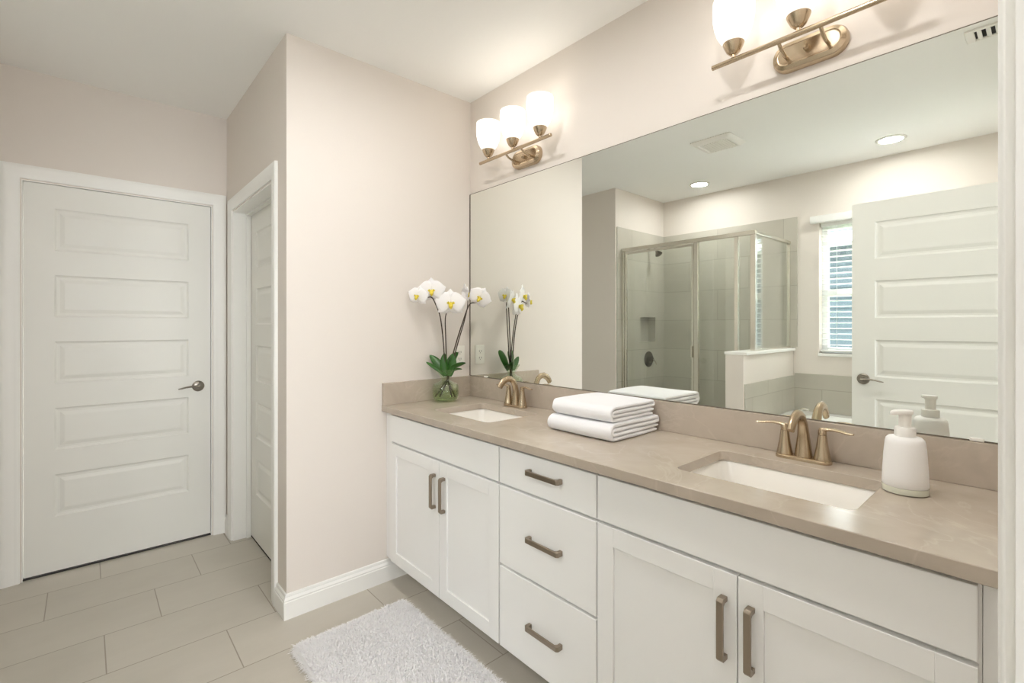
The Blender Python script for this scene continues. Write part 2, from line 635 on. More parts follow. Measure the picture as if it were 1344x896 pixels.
# half wall between shower and tub, with its cap and tub-side tile
struct('wall_half', MB().box(0.665, 0.80, -1.97, YF + 0.010, 0, 1.125), M_WALL,
       'cream half wall between the glass shower and the tub', 'wall')
struct('trim_half_wall_cap', MB().box(0.648, 0.822, -1.985, YF + 0.011, 1.125, 1.148), M_TRIM,
       'white cap on top of the half wall under the shower glass', 'trim', bevel=0.004)
struct('wall_tile_half_wall', MB().box(0.80, 0.81, -1.985, YF + 0.010, 0.60, 0.905), M_TILE_Y,
       'pale tile on the tub side of the half wall', 'wall tile')
struct('shower_curb', MB().box(XS + 0.01, 0.665, -2.36, -2.24, 0, 0.10), M_TILE_X,
       'low tiled curb under the shower door', 'curb', bevel=0.003)


# casings: a mitred moulding around an opening
PROF = [(0.0, 0.0), (0.0, 0.008), (0.004, 0.011), (0.018, 0.011), (0.024, 0.0135), (0.050, 0.016), (0.066, 0.017), (0.072, 0.014), (0.074, 0.0)]


def casing(mb, to_world, u0, u1, top, rev=0.005):
    a, b, t = u0 - rev, u1 + rev, top + rev
    loops = []
    for st in range(4):
        lp = []
        for s, h in PROF:
            if st == 0:
                p = (a - s, h, 0)
            elif st == 1:
                p = (a - s, h, t + s)
            elif st == 2:
                p = (b + s, h, t + s)
            else:
                p = (b + s, h, 0)
            lp.append(to_world(*p))
        loops.append(lp)
    mb.loft(loops)


m = MB()
casing(m, lambda u, h, z: (XB + h, u, z), -1.998, -1.137, DZ)
struct('trim_1', m, M_TRIM, 'white moulded casing around the closed hall door facing us', 'door casing', smooth=True)
m = MB()
m.box(XB - 0.115, XB, -1.998, -1.994, 0, DZ)
m.box(XB - 0.115, XB, -1.141, -1.137, 0, DZ)
m.box(XB - 0.115, XB, -1.994, -1.141, DZ - 0.004, DZ)
m.box(XB - 0.07, XB - 0.055, -1.994, -1.980, 0, DZ - 0.004)
m.box(XB - 0.07, XB - 0.055, -1.155, -1.141, 0, DZ - 0.004)
m.box(XB - 0.07, XB - 0.055, -1.980, -1.155, DZ - 0.018, DZ - 0.004)
struct('trim_2', m, M_TRIM, 'thin white jamb lining around the closed hall door slab', 'door jamb')
m = MB()
casing(m, lambda u, h, z: (u, YC - h, z), -1.070, -0.212, 2.065)
struct('trim_3', m, M_TRIM, 'white moulded casing around the narrow side door beside the wall corner', 'door casing', smooth=True)
m = MB()
m.box(-1.070, -1.064, YC, YC + 0.140, 0, 2.065)
m.box(-0.218, -0.212, YC, YC + 0.140, 0, 2.065)
m.box(-1.064, -0.218, YC, YC + 0.140, 2.059, 2.065)
m.box(-1.064, -1.052, YC + 0.073, YC + 0.098, 0, 2.059)
m.box(-0.230, -0.218, YC + 0.073, YC + 0.098, 0, 2.059)
m.box(-1.052, -0.230, YC + 0.073, YC + 0.098, 2.047, 2.059)
struct('trim_4', m, M_TRIM, 'white jamb lining of the recessed side door', 'door jamb')
m = MB()
casing(m, lambda u, h, z: (XR - h, u, z), -1.868, -1.020, DZ)
struct('trim_5', m, M_TRIM, 'white casing of the open doorway at the right photo edge', 'door casing', smooth=True)
m = MB()
m.box(XR, XR + 0.115, -1.868, -1.862, 0, DZ)
m.box(XR, XR + 0.115, -1.026, -1.020, 0, DZ)
m.box(XR, XR + 0.115, -1.862, -1.026, DZ - 0.006, DZ)
m.box(XR + 0.040, XR + 0.075, -1.038, -1.026, 0, DZ - 0.006)
struct('trim_6', m, M_TRIM, 'white jamb of the open doorway beside the countertop end', 'door jamb')

# baseboards
BPROF = [(0, 0), (0.015, 0), (0.016, 0.078), (0.0135, 0.081), (0.0135, 0.085), (0.0145, 0.088), (0.0105, 0.095), (0.0075, 0.099), (0.0085, 0.103), (0.0055, 0.112), (0, 0.114)]


def baseboard(name, pts, normals_in, label):
    """pts: polyline on the floor; the board stands to the right of the walking direction with mitred corners."""
    P = [Vector((p[0], p[1])) for p in pts]
    loops = []
    for i, p in enumerate(P):
        d1 = (P[i] - P[i - 1]).normalized() if i > 0 else None
        d2 = (P[i + 1] - P[i]).normalized() if i < len(P) - 1 else None
        n1 = Vector((d1.y, -d1.x)) if d1 else None
        n2 = Vector((d2.y, -d2.x)) if d2 else None
        if n1 is None:
            off = n2
        elif n2 is None:
            off = n1
        else:
            off = (n1 + n2) / (1 + n1.dot(n2))
        loops.append([(p.x + off.x * s, p.y + off.y * s, z) for s, z in BPROF])
    return struct(name, MB().loft(loops), M_TRIM, label, 'baseboard', smooth=True)


baseboard('baseboard_left', [(0.0, -0.4205), (0.0, YC), (-0.132, YC)][::-1], None,
          'white baseboard wrapping the wall corner beside the bath mat')
baseboard('baseboard_hall_corner', [(XB, YC), (-1.149, YC)][::-1] if False else [(-1.1492, YC), (XB + 0.001, YC)][::-1], None,
          'stub of white baseboard in the gap between the two hall doors')
baseboard('baseboard_hall_left', [(XB, -2.077), (XB, YH), (XS, YH)][::-1] if False else [(XS, YH), (XB, YH), (XB, -2.0775)], None,
          'white baseboard running left of the closed hall door')


# panelled doors
def door_slab(mb, W, H, T):
    """Five raised horizontal panels; local frame u (width), n (thickness 0..T, both faces), v (height)."""
    st = 0.118
    tops = [1.972 - 0.362 * k for k in range(5)]
    ph = 0.228
    P = []

    def q(pts):
        o = len(P)
        P.extend(pts)
        return list(range(o, o + len(pts)))
    F = []
    for side in (0, 1):
        n0 = 0 if side == 0 else T
        sg = 1 if side == 0 else -1

        def pt(u, v, d):
            return (u, n0 + sg * d, v)
        vz = [0.0]
        for t in reversed(tops):
            vz += [t - ph, t]
        vz.append(H)
        F.append(q([pt(0, 0, 0), pt(st, 0, 0), pt(st, H, 0), pt(0, H, 0)]))
        F.append(q([pt(W - st, 0, 0), pt(W, 0, 0), pt(W, H, 0), pt(W - st, H, 0)]))
        for i in range(0, len(vz), 2):
            F.append(q([pt(st, vz[i], 0), pt(W - st, vz[i], 0), pt(W - st, vz[i + 1], 0), pt(st, vz[i + 1], 0)]))
        for t in tops:
            rings = []
            for ins, d in ((0, 0), (0.005, 0.006), (0.012, 0.009), (0.022, 0.009), (0.040, 0.0035), (0.045, 0.003)):
                rings.append(q([pt(st + ins, t - ph + ins, d), pt(W - st - ins, t - ph + ins, d), pt(W - st - ins, t - ins, d), pt(st + ins, t - ins, d)]))
            for a, b in zip(rings, rings[1:]):
                for i in range(4):
                    j = (i + 1) % 4
                    F.append([a[i], a[j], b[j], b[i]])
            F.append(rings[-1])
    c = [(0, 0, 0), (W, 0, 0), (W, T, 0), (0, T, 0), (0, 0, H), (W, 0, H), (W, T, H), (0, T, H)]
    o = q(c)
    for f in ((0, 3, 2, 1), (4, 5, 6, 7), (1, 2, 6, 5), (3, 0, 4, 7)):
        F.append([o[i] for i in f])
    mb.add(P, F)
    return mb


def xform(mb, f):
    mb.v = [f(*p) for p in mb.v]
    return mb


def lever(parent, f, label=None):
    """Lever handle: rosette, neck, curved lever. Local frame: u along the lever, n out of the door, v up."""
    m = MB()
    m.lathe([(0.0335, 0), (0.0335, 0.004), (0.030, 0.008), (0.022, 0.010), (0.012, 0.012), (0.011, 0.040), (0.013, 0.046), (0.012, 0.054), (0.006, 0.057)], n=28)
    m.v = [(p[0], p[2], p[1]) for p in m.v]
    xform(m, f)
    h = obj('door_handle', m, M_LEVER, parent, label=label)
    m = MB()
    m.tube([(-0.004, 0.048, 0.0), (0.02, 0.049, 0.002), (0.045, 0.049, 0.003), (0.07, 0.047, 0.0), (0.092, 0.044, -0.006), (0.108, 0.040, -0.009)],
           [0.010, 0.0095, 0.0085, 0.0075, 0.007, 0.005], 12, [0.8, 0.75, 0.7, 0.65, 0.65, 0.6])
    xform(m, f)
    obj('lever', m, M_LEVER, h)
    return h


# hall door, closed
d = thing('door_1', (XB - 0.02, -1.568, 0.012), 'closed white five panel door facing us at the end of the hall', 'door', kind='structure')
m = xform(door_slab(MB(), 0.847, 2.098, 0.035), lambda u, n, v: (XB - 0.012 - n, -1.991 + u, v + 0.014))
obj('slab', m, M_DOOR, d, smooth=False)
lever(d, lambda u, n, v: (XB - 0.012 + n, -1.211 - u, 0.966 + v), 'brushed nickel lever handle')
struct('gap_shade_hall', MB().box(XB - 0.10, XB - 0.012, -1.994, -1.141, 0.0, 0.006), M_DARK,  # dark strip laid in place of the shade under the slab
       'dark threshold gap under the closed hall door', 'threshold')

# side door, closed and recessed
d = thing('door_2', (-0.641, YC + 0.118, 0.012), 'recessed white panel door seen edge on beside the wall corner', 'door', kind='structure')
m = xform(door_slab(MB(), 0.838, 2.098, 0.035), lambda u, n, v: (-1.060 + u, YC + 0.100 + n, v * 0.973 + 0.012))
obj('slab', m, M_DOOR, d, smooth=False)
lever(d, lambda u, n, v: (-0.300 - u, YC + 0.100 - n, 0.945 + v), 'nickel lever handle')
struct('gap_shade_side', MB().box(-1.064, -0.218, YC + 0.101, YC + 0.138, 0.0, 0.006), M_DARK,  # dark colour stands for the shade below the side door
       'dark threshold gap under the side door', 'threshold')

struct('wall_side_door_blocker', MB().box(-1.24, -0.12, YC + 0.40, YC + 0.44, 0, ZC), M_WALL, 'unlit closet wall behind the side door', 'wall')  # added to stop sky light leaking around the side door
struct('wall_hall_door_blocker', MB().box(XB - 0.44, XB - 0.40, YH - 0.115, 0, 0, ZC), M_WALL, 'unlit wall behind the closed hall door', 'wall')  # added likewise, keeps the sky out of the hall door gaps

# the bedroom beyond the open doorway: unseen shell added to control its daylight
struct('floor_bedroom', MB().box(2.55, 5.2, -4.2, 1.2, -0.12, 0), M_CARPET, 'beige carpet of the room beyond the doorway', 'floor')
struct('ceiling_bedroom', MB().box(2.55, 5.2, -4.2, 1.2, ZC, ZC + 0.12), M_CEIL, 'ceiling of the room beyond the doorway', 'ceiling')
w = MB()
w.box(5.05, 5.2, -4.2, -2.3, 0, ZC)
w.box(5.05, 5.2, -0.9, 1.2, 0, ZC)
w.box(5.05, 5.2, -2.3, -0.9, 0, 0.9)  # opening added so soft daylight reaches the doorway
w.box(5.05, 5.2, -2.3, -0.9, 2.1, ZC)
struct('wall_bedroom_light_opening', w, M_WALL, 'far wall with a window in the room beyond the doorway', 'wall')
struct('wall_bedroom_left', MB().box(2.435, 5.05, 1.08, 1.2, 0, ZC).box(2.435, 2.55, 0.12, 1.08, 0, ZC), M_WALL, 'left wall of the room beyond the doorway', 'wall')
struct('wall_bedroom_right', MB().box(2.435, 5.05, -4.2, -4.08, 0, ZC).box(2.435, 2.55, -4.08, -3.2, 0, ZC), M_WALL, 'right wall of the room beyond the doorway', 'wall')

# entry door, standing open: seen in the mirror
d = thing('door_3', (1.91, -1.903, 0.012), 'open white five panel door seen large in the mirror on the right', 'door', kind='structure')
m = xform(door_slab(MB(), 0.800, 2.098, 0.035), lambda u, n, v: (1.505 + u, -1.886 - n, v + 0.014))
obj('slab', m, M_DOOR, d, smooth=False)
lever(d, lambda u, n, v: (1.565 + u, -1.886 + n, 1.018 + v), 'satin nickel lever handle')
for z in (0.25, 1.05, 1.88):
    m = MB().lathe([(0.007, 0), (0.007, 0.09)], (2.312, -1.880, z), 12)
    obj('hinge', m, M_LEVER, d)

# ------------------------------------------------------------------ window, blind, outside
wn_ = thing('window_1', (1.45, YF - 0.11, 1.11), 'narrow bright window seen in the mirror left of the open door', 'window', kind='structure')
m = MB()
for x0, x1, z0, z1 in ((1.0, 1.045, 1.11, 2.24), (1.855, 1.90, 1.11, 2.24), (1.045, 1.855, 1.11, 1.16), (1.045, 1.855, 2.19, 2.24), (1.045, 1.855, 1.60, 1.655)):
    m.box(x0, x1, YF - 0.135, YF - 0.085, z0, z1)
obj('window_frame', m, M_VINYL, wn_, bevel=0.003)
obj('pane', MB().box(1.045, 1.855, YF - 0.113, YF - 0.107, 1.16, 1.60), M_PANE, wn_)
obj('pane', MB().box(1.045, 1.855, YF - 0.113, YF - 0.107, 1.655, 2.19), M_PANE, wn_)
obj('window_sill', MB().box(0.995, 1.905, YF - 0.085, YF + 0.012, 1.085, 1.11), M_TRIM, wn_, bevel=0.004)

b = thing('window_blind', (1.45, YF - 0.03, 2.235), 'white horizontal slat blind with a flat valance over the window in the mirror', 'blind')
m = MB().box(0.945, 1.955, YF + 0.002, YF + 0.055, 2.235, 2.295)
obj('valance', m, M_BLIND, b, bevel=0.004)
obj('headrail', MB().box(1.01, 1.89, YF - 0.06, YF - 0.012, 2.205, 2.238), M_BLIND, b)
m = MB()
z = 2.18
while z > 1.17:
    lp = []
    for x in (1.01, 1.89):
        ring = []
        for s in range(5):
            t = s / 4 - 0.5
            ring.append((x, YF - 0.036 + t * 0.046, z + t * 0.004 + 0.003 * (1 - 4 * t * t)))
        for s in range(4, -1, -1):
            t = s / 4 - 0.5
            ring.append((x, YF - 0.036 + t * 0.046, z + t * 0.004 + 0.003 * (1 - 4 * t * t) - 0.0028))
        lp.append(ring)
    m.loft(lp)
    z -= 0.0475
obj('slats', m, M_BLIND, b)
m = MB().box(1.01, 1.89, YF - 0.058, YF - 0.014, 1.122, 1.140)
obj('bottom_rail', m, M_BLIND, b, bevel=0.003)
for x in (1.13, 1.77):
    obj('ladder_cord', MB().tube([(x, YF - 0.012, 2.21), (x, YF - 0.012, 1.14)], 0.0012, 6), M_BLIND, b)

h = thing('neighbour_house', (2.0, -7.3, -0.3), 'blue grey neighbouring house seen through the blind in the mirror', 'house')
m = MB()
for k in range(18):
    z0 = -0.3 + k * 0.16
    m.add([(-2, -7.0, z0), (6, -7.0, z0), (6, -7.02, z0 + 0.16), (-2, -7.02, z0 + 0.16)], [(0, 1, 2, 3)])
m.box(-2, 6, -7.3, -7.02, -0.3, 2.58)
obj('siding', m, M_SIDING, h, smooth=False)
obj('eave', MB().box(-2.3, 6.3, -7.35, -6.55, 2.58, 2.74), M_EAVE, h)
m = MB().add([(-2.3, -6.5, 2.74), (6.3, -6.5, 2.74), (6.3, -9.0, 3.6), (-2.3, -9.0, 3.6), (-2.3, -9.0, 2.74), (6.3, -9.0, 2.74)],
             [(0, 1, 2, 3), (0, 4, 5, 1), (3, 2, 5, 4), (0, 3, 4), (1, 5, 2)])
obj('roof', m, M_SIDING, h, smooth=False)
struct('ground_outside', MB().box(-4, 8, -9.5, -3.25, -0.5, -0.3), M_GRASS, 'green lawn outside below the window', 'lawn')

# ------------------------------------------------------------------ vanity cabinets
YV, YFACE, YT = -0.545, -0.565, -0.420     # carcass front, door face, toe kick
ZB, ZT = 0.128, 0.898


def pull(parent, x, z, vertical, L=0.155):
    """Flat bar pull with two square feet that rake back to the door."""
    y0, yb = YFACE, YFACE - 0.028
    prof = [(-L / 2, y0), (-L / 2, yb + 0.006), (-L / 2 + 0.007, yb), (L / 2 - 0.007, yb), (L / 2, yb + 0.006), (L / 2, y0),
            (L / 2 - 0.013, y0), (L / 2 - 0.013, yb + 0.014), (L / 2 - 0.018, yb + 0.008), (-L / 2 + 0.018, yb + 0.008), (-L / 2 + 0.013, yb + 0.014), (-L / 2 + 0.013, y0)]
    hw = 0.0085
    m = MB()
    lo = []
    for s in (-hw, hw):
        lo.append([((x + s, y, z + t) if vertical else (x + t, y, z + s)) for t, y in prof])
    m.loft(lo)
    return obj('handle', m, M_PULL, parent, bevel=0.0015, label='brushed nickel bar pull')


def carcass(x0, x1, parent, rails):
    m = MB()
    t = 0.018
    m.box(x0, x0 + t, YV, -0.005, ZB, ZT)
    m.box(x1 - t, x1, YV, -0.005, ZB, ZT)
    m.box(x0 + t, x1 - t, YV, -0.005, ZB, ZB + t)
    m.box(x0 + t, x1 - t, -0.02, -0.005, ZB + t, ZT)
    for z0, z1 in rails:
        m.box(x0 + t, x1 - t, YV, YV + 0.06, z0, z1)
    m.box(x0, x1, YT, YT + 0.015, 0, ZB)
    m.box(x0, x0 + t, YT + 0.015, -0.02, 0, ZB)
    m.box(x1 - t, x1, YT + 0.015, -0.02, 0, ZB)
    return obj('carcass', m, M_CAB, parent, smooth=False)


def slab_front(name, x0, x1, z0, z1, parent):
    return obj(name, MB().box(x0, x1, YFACE, YV - 0.0005, z0, z1), M_CAB, parent, bevel=0.002)


def shaker(x0, x1, z0, z1, parent, s=0.058):
    m = MB()
    m.box(x0, x0 + s, YFACE, YV - 0.0005, z0, z1)
    m.box(x1 - s, x1, YFACE, YV - 0.0005, z0, z1)
    m.box(x0 + s, x1 - s, YFACE, YV - 0.0005, z0, z0 + s)
    m.box(x0 + s, x1 - s, YFACE, YV - 0.0005, z1 - s, z1)
    m.box(x0 + s, x1 - s, YFACE + 0.0065, YV - 0.0005, z0 + s, z1 - s)
    return obj('door', m, M_CAB, parent, bevel=0.0012)


ZD = 0.742
FF0, FF1 = 0.752, 0.888
c1 = thing('sink_cabinet', (0.50, YV, 0), 'white two door sink cabinet under the orchid, at the far end of the vanity', 'cabinet', 'white vanity cabinets')
carcass(0.045, 0.940, c1, ((FF0 - 0.03, ZT), ))
obj('filler', MB().box(0.002, 0.064, YV - 0.008, YV + 0.012, ZB, ZT).box(0.002, 0.045, YT, YT + 0.015, 0, ZB), M_CAB, c1, smooth=False)
slab_front('false_front', 0.068, 0.937, FF0, FF1, c1)
dl = shaker(0.068, 0.5235, ZB + 0.004, ZD, c1)
dr = shaker(0.5265, 0.937, ZB + 0.004, ZD, c1)
pull(dl, 0.490, 0.603, True)
pull(dr, 0.566, 0.603, True)

c2 = thing('drawer_cabinet', (1.175, YV, 0), 'white three drawer cabinet in the middle of the vanity', 'cabinet', 'white vanity cabinets')
carcass(0.941, 1.409, c2, ((FF0 - 0.03, ZT), (0.42, 0.46)))
for z0, z1 in ((FF0, FF1), (0.447, ZD), (ZB + 0.004, 0.437)):
    f = slab_front('drawer', 0.944, 1.4065, z0, z1, c2)
    pull(f, 1.188, (z0 + z1) / 2 + (0.012 if z1 > 0.8 else 0.0), False, 0.16)

c3 = thing('sink_cabinet', (1.86, YV, 0), 'white two door sink cabinet nearest us, below the soap dispenser', 'cabinet', 'white vanity cabinets')
carcass(1.410, 2.262, c3, ((FF0 - 0.03, ZT), ))
slab_front('false_front', 1.4125, 2.258, FF0, FF1, c3)
dl = shaker(1.4125, 1.8365, ZB + 0.004, ZD, c3)
dr = shaker(1.8395, 2.258, ZB + 0.004, ZD, c3)
pull(dl, 1.806, 0.606, True)
pull(dr, 1.871, 0.606, True)
obj('filler', MB().box(2.263, 2.319, YV, YV + 0.018, ZB, ZT).box(2.263, 2.319, YT, YT + 0.015, 0, ZB), M_CAB, c3, smooth=False)

# countertop with two sink openings, and splashes
ZTOP, TH = 0.930, 0.031
SINKS = ((0.288, 0.728, -0.448, -0.135), (1.605, 2.048, -0.448, -0.140))
RC = 0.028
ct = thing('countertop', (1.16, -0.30, ZT), 'long beige quartz countertop with upstands and two sink cutouts', 'countertop')
m = MB()
Y0, Y1 = -0.582, -0.001
xs = [0.001, 0.18, 0.84, 1.48, 2.18, 2.319]
for zz in (ZTOP, ZTOP - TH):
    for i in range(5):
        if i in (1, 3):
            s = SINKS[0 if i == 1 else 1]
            holed(m, xs[i], xs[i + 1], Y0, Y1, rrect(*s, RC, zz), zz)
        else:
            m.add([(xs[i], Y0, zz), (xs[i + 1], Y0, zz), (xs[i + 1], Y1, zz), (xs[i], Y1, zz)], [(0, 1, 2, 3)])
for s in SINKS:
    m.loft([rrect(*s, RC, ZTOP), rrect(*s, RC, ZTOP - TH)], False, False)
for i in range(5):
    for y in (Y0, Y1):
        m.add([(xs[i], y, ZTOP), (xs[i + 1], y, ZTOP), (xs[i + 1], y, ZTOP - TH), (xs[i], y, ZTOP - TH)], [(0, 1, 2, 3)])
for x in (xs[0], xs[-1]):
    m.add([(x, Y0, ZTOP), (x, Y1, ZTOP), (x, Y1, ZTOP - TH), (x, Y0, ZTOP - TH)], [(0, 1, 2, 3)])
bm = bmesh.new()
tmp = make_mesh('t', m, M_QUARTZ, (0, 0, 0), False)
bm.from_mesh(tmp)
bmesh.ops.remove_doubles(bm, verts=bm.verts, dist=1e-5)
m2 = MB()
bm.verts.index_update()
m2.v = [tuple(v.co) for v in bm.verts]
for f in bm.faces:
    m2.face([v.index for v in f.verts])
bm.free()
bpy.data.meshes.remove(tmp)
obj('worktop', m2, M_QUARTZ, ct, bevel=0.002)
obj('backsplash', MB().box(0.021, 2.319, -0.021, -0.001, ZTOP + 0.0003, 1.047), M_QUARTZ, ct, bevel=0.0012)
obj('side_splash', MB().box(0.001, 0.0205, -0.580, -0.001, ZTOP + 0.0003, 1.047), M_QUARTZ, ct, bevel=0.0012)

# sinks
for (x0, x1, y0, y1), lab in zip(SINKS, ('white rectangular undermount sink between the orchid and the towels', 'white rectangular undermount sink beside the soap dispenser')):
    zt = ZTOP - TH - 0.0008
    s = thing('sink', ((x0 + x1) / 2, (y0 + y1) / 2, zt - 0.15), lab, 'sink', 'undermount sinks')
    m = MB()
    e = 0.006
    inner = [(-e, 0.0, 0.030), (-e + 0.004, -0.006, 0.032), (0.006, -0.06, 0.036), (0.014, -0.100, 0.045), (0.030, -0.122, 0.055), (0.060, -0.130, 0.05), (0.12, -0.134, 0.03)]
    outer = [(0.112, -0.146, 0.04), (0.04, -0.144, 0.06), (0.010, -0.122, 0.05), (-0.006, -0.06, 0.04), (-0.014, -0.012, 0.035), (-0.026, -0.012, 0.036), (-0.026, 0.0, 0.036)]
    loops = [rrect(x0 + i, x1 - i, y0 + i, y1 - i, r, zt + dz) for i, dz, r in inner + outer]
    loops.append(loops[0])
    m.loft(loops, False, False)
    mid = rrect(x0 + 0.12, x1 - 0.12, y0 + 0.12, y1 - 0.12, 0.03, zt - 0.134)
    m.add(mid, [tuple(range(len(mid)))])
    lowr = rrect(x0 + 0.112, x1 - 0.112, y0 + 0.112, y1 - 0.112, 0.04, zt - 0.146)
    m.add(lowr, [tuple(range(len(lowr)))])
    obj('basin', m, M_PORC, s)
    cx, cy = (x0 + x1) / 2, (y0 + y1) / 2 + 0.03
    m = MB().lathe([(0.004, -0.1335), (0.030, -0.1335), (0.031, -0.1315), (0.026, -0.130), (0.010, -0.1295), (0.001, -0.1292)], (cx, cy, zt), 24)
    obj('drain', m, M_NICKEL, s)


# ------------------------------------------------------------------ faucets (centerset, two levers)
def faucet(cx, cy, label):
    f = thing('faucet', (cx, cy, ZTOP), label, 'faucet', 'brushed nickel faucets')
    z0 = ZTOP + 0.0006
    m = MB()
    loops = []
    for ins, h in ((0, 0), (0, 0.008), (0.003, 0.011), (0.008, 0.012)):
        loops.append(rrect(cx - 0.078 + ins, cx + 0.078 - ins, cy - 0.026 + ins, cy + 0.026 - ins, 0.025 - ins, z0 + h, 8))
    m.loft(loops)
    obj('base_plate', m, M_NICKEL, f)
    # spout: wide at the base, arching forward to a flat mouth
    pts = [(cx, cy + 0.004, z0 + 0.010), (cx, cy + 0.004, z0 + 0.040), (cx, cy + 0.003, z0 + 0.080), (cx, cy - 0.003, z0 + 0.110), (cx, cy - 0.016, z0 + 0.134),
           (cx, cy - 0.036, z0 + 0.146), (cx, cy - 0.058, z0 + 0.147), (cx, cy - 0.080, z0 + 0.138), (cx, cy - 0.098, z0 + 0.120), (cx, cy - 0.106, z0 + 0.106)]
    rad = [0.025, 0.0215, 0.0165, 0.0150, 0.0150, 0.0155, 0.0165, 0.0170, 0.0165, 0.0150]
    fl = [1, 1, 1, 0.95, 0.85, 0.75, 0.68, 0.62, 0.62, 0.62]
    obj('spout', MB().tube(pts, rad, 20, fl), M_NICKEL, f)
    for s in (-1, 1):
        hx = cx + s * 0.0525
        m = MB()
        m.lathe([(0.0235, 0.010), (0.0235, 0.014), (0.0215, 0.022), (0.0165, 0.050), (0.0125, 0.080), (0.0118, 0.086)], (hx, cy, z0), 24)
        body = obj('handle_body', m, M_NICKEL, f)
        m = MB()
        m.lathe([(0.0108, 0.086), (0.0118, 0.089), (0.0112, 0.100), (0.008, 0.107), (0.001, 0.109)], (hx, cy, z0), 20)
        P = [(hx - s * 0.006, cy, z0 + 0.099), (hx + s * 0.012, cy - 0.001, z0 + 0.105), (hx + s * 0.030, cy - 0.003, z0 + 0.107), (hx + s * 0.050, cy - 0.006, z0 + 0.105), (hx + s * 0.068, cy - 0.009, z0 + 0.102), (hx + s * 0.082, cy - 0.011, z0 + 0.102)]
        m.tube(P, [0.009, 0.0098, 0.0092, 0.0088, 0.008, 0.005], 14, [0.8, 0.62, 0.52, 0.48, 0.48, 0.5])
        obj('lever', m, M_NICKEL, body)
    return f


f1 = faucet(0.498, -0.082, 'brushed nickel two lever faucet behind the far sink near the orchid')
f2 = copy_tree(f1, None, (1.828 - 0.498, 0.012, 0))
f2['label'] = 'brushed nickel two lever faucet behind the near sink beside the soap dispenser'

# ------------------------------------------------------------------ mirror
mr = thing('wall_mirror', (1.15, -0.004, 1.048), 'long frameless wall mirror above the vanity backsplash', 'mirror')
obj('mirror_glass', MB().box(0.006, 2.300, -0.0065, -0.0015, 1.0495, 2.140), M_MIRROR, mr, smooth=False)
m = MB()
m.box(0.006, 2.300, -0.0085, -0.0012, 1.0475, 1.0505)
obj('bottom_channel', m, M_EDGE, mr, smooth=False)
m = MB()
m.box(0.0005, 0.0085, -0.0075, -0.0012, 1.048, 2.141)  # left strip painted dark as the shadow in the corner gap
m.box(0.003, 2.300, -0.0075, -0.0012, 2.1395, 2.1415)
obj('edge_and_gap_shade', m, M_EDGE, mr, smooth=False)
for x in (0.16, 2.215):
    obj('mirror_clip', MB().box(x - 0.014, x + 0.014, -0.012, -0.006, 1.0476, 1.057), M_PLASTIC, mr, bevel=0.002)


# ------------------------------------------------------------------ vanity light bars
def light_bar(cx, label):
    zb, yb = 2.247, -0.110
    L = thing('vanity_light', (cx, -0.002, 2.19), label, 'wall light', 'three shade vanity lights')
    m = MB()
    loops = []
    for ins, y in ((0, -0.001), (0, -0.014), (0.004, -0.024), (0.016, -0.030), (0.018, -0.0285), (0.022, -0.0285)):
        loops.append([(p[0], y, p[1]) for p in rrect(cx - 0.108 + ins, cx + 0.108 - ins, 2.186 + ins, 2.280 - ins, 0.046 - ins, 0, 10)])
    m.loft(loops)
    obj('backplate', m, M_NICKEL, L)
    obj('centre_screw', MB().lathe([(0.010, -0.028), (0.010, -0.040), (0.007, -0.045), (0.001, -0.046)], (cx, 0, 2.233), 16, 'y'), M_NICKEL, L)
    for s in (-1, 1):
        P = [(cx + s * 0.058, -0.028, 2.222), (cx + s * 0.058, -0.058, 2.222), (cx + s * 0.058, -0.086, 2.230), (cx + s * 0.058, yb, zb)]
        obj('arm', MB().tube(P, 0.0055, 10), M_NICKEL, L)
    bar = MB().tube([(cx - 0.272, yb, zb), (cx + 0.272, yb, zb)], 0.0085, 14)
    obj('bar', bar, M_NICKEL, L, bevel=0.002)
    for k in (-1, 0, 1):
        x = cx + k * 0.198
        m = MB().lathe([(0.007, 0.0), (0.007, 0.010), (0.013, 0.012), (0.022, 0.021), (0.031, 0.040), (0.034, 0.049), (0.030, 0.051)], (x, yb, zb + 0.006), 28)
        hold = obj('shade_holder', m, M_NICKEL, L)
        zs = zb + 0.056
        pr = [(0.029, 0.0), (0.041, 0.010), (0.052, 0.030), (0.0600, 0.056), (0.0645, 0.088), (0.0655, 0.120), (0.0640, 0.145)]
        prof = pr + [(r - 0.003, z) for r, z in reversed(pr)][:-1] + [(0.020, 0.004)]
        m = MB().lathe(prof, (x, yb, zs), 36, cap0=True, cap1=True)
        obj('lamp_shade', m, M_SHADE, L, label='glowing frosted white glass bell shade')
    return L


v1 = light_bar(0.508, 'nickel three shade light bar on the wall above the far sink')
v2 = copy_tree(v1, None, (1.828 - 0.508, 0, 0))
v2['label'] = 'nickel three shade light bar cut off by the top photo edge'

# ------------------------------------------------------------------ ceiling fittings (seen in the mirror, bar two added downlights)
for x, y, lab in ((0.106, -2.654, 'round recessed downlight in the mirror above the glass shower'), (1.57, -2.628, 'round recessed downlight in the mirror above the window'),
                  (0.88, -0.86, 'recessed downlight in front of the far sink, above the frame'), (1.85, -0.86, 'recessed downlight in front of the near sink, above the frame')):  # these two are added out of view to light counter and mat
    r = thing('recessed_light', (x, y, ZC - 0.012), lab, 'ceiling light', 'recessed ceiling downlights')
    obj('trim_ring', MB().lathe([(0.070, -0.0005), (0.092, -0.0005), (0.092, -0.004), (0.088, -0.007), (0.074, -0.010), (0.070, -0.006)], (x, y, ZC), 40, cap0=False, cap1=False), M_PLASTIC, r)
    obj('lens', MB().lathe([(0.071, -0.001), (0.071, -0.005), (0.060, -0.0065), (0.001, -0.0072)], (x, y, ZC), 40), M_LED, r)

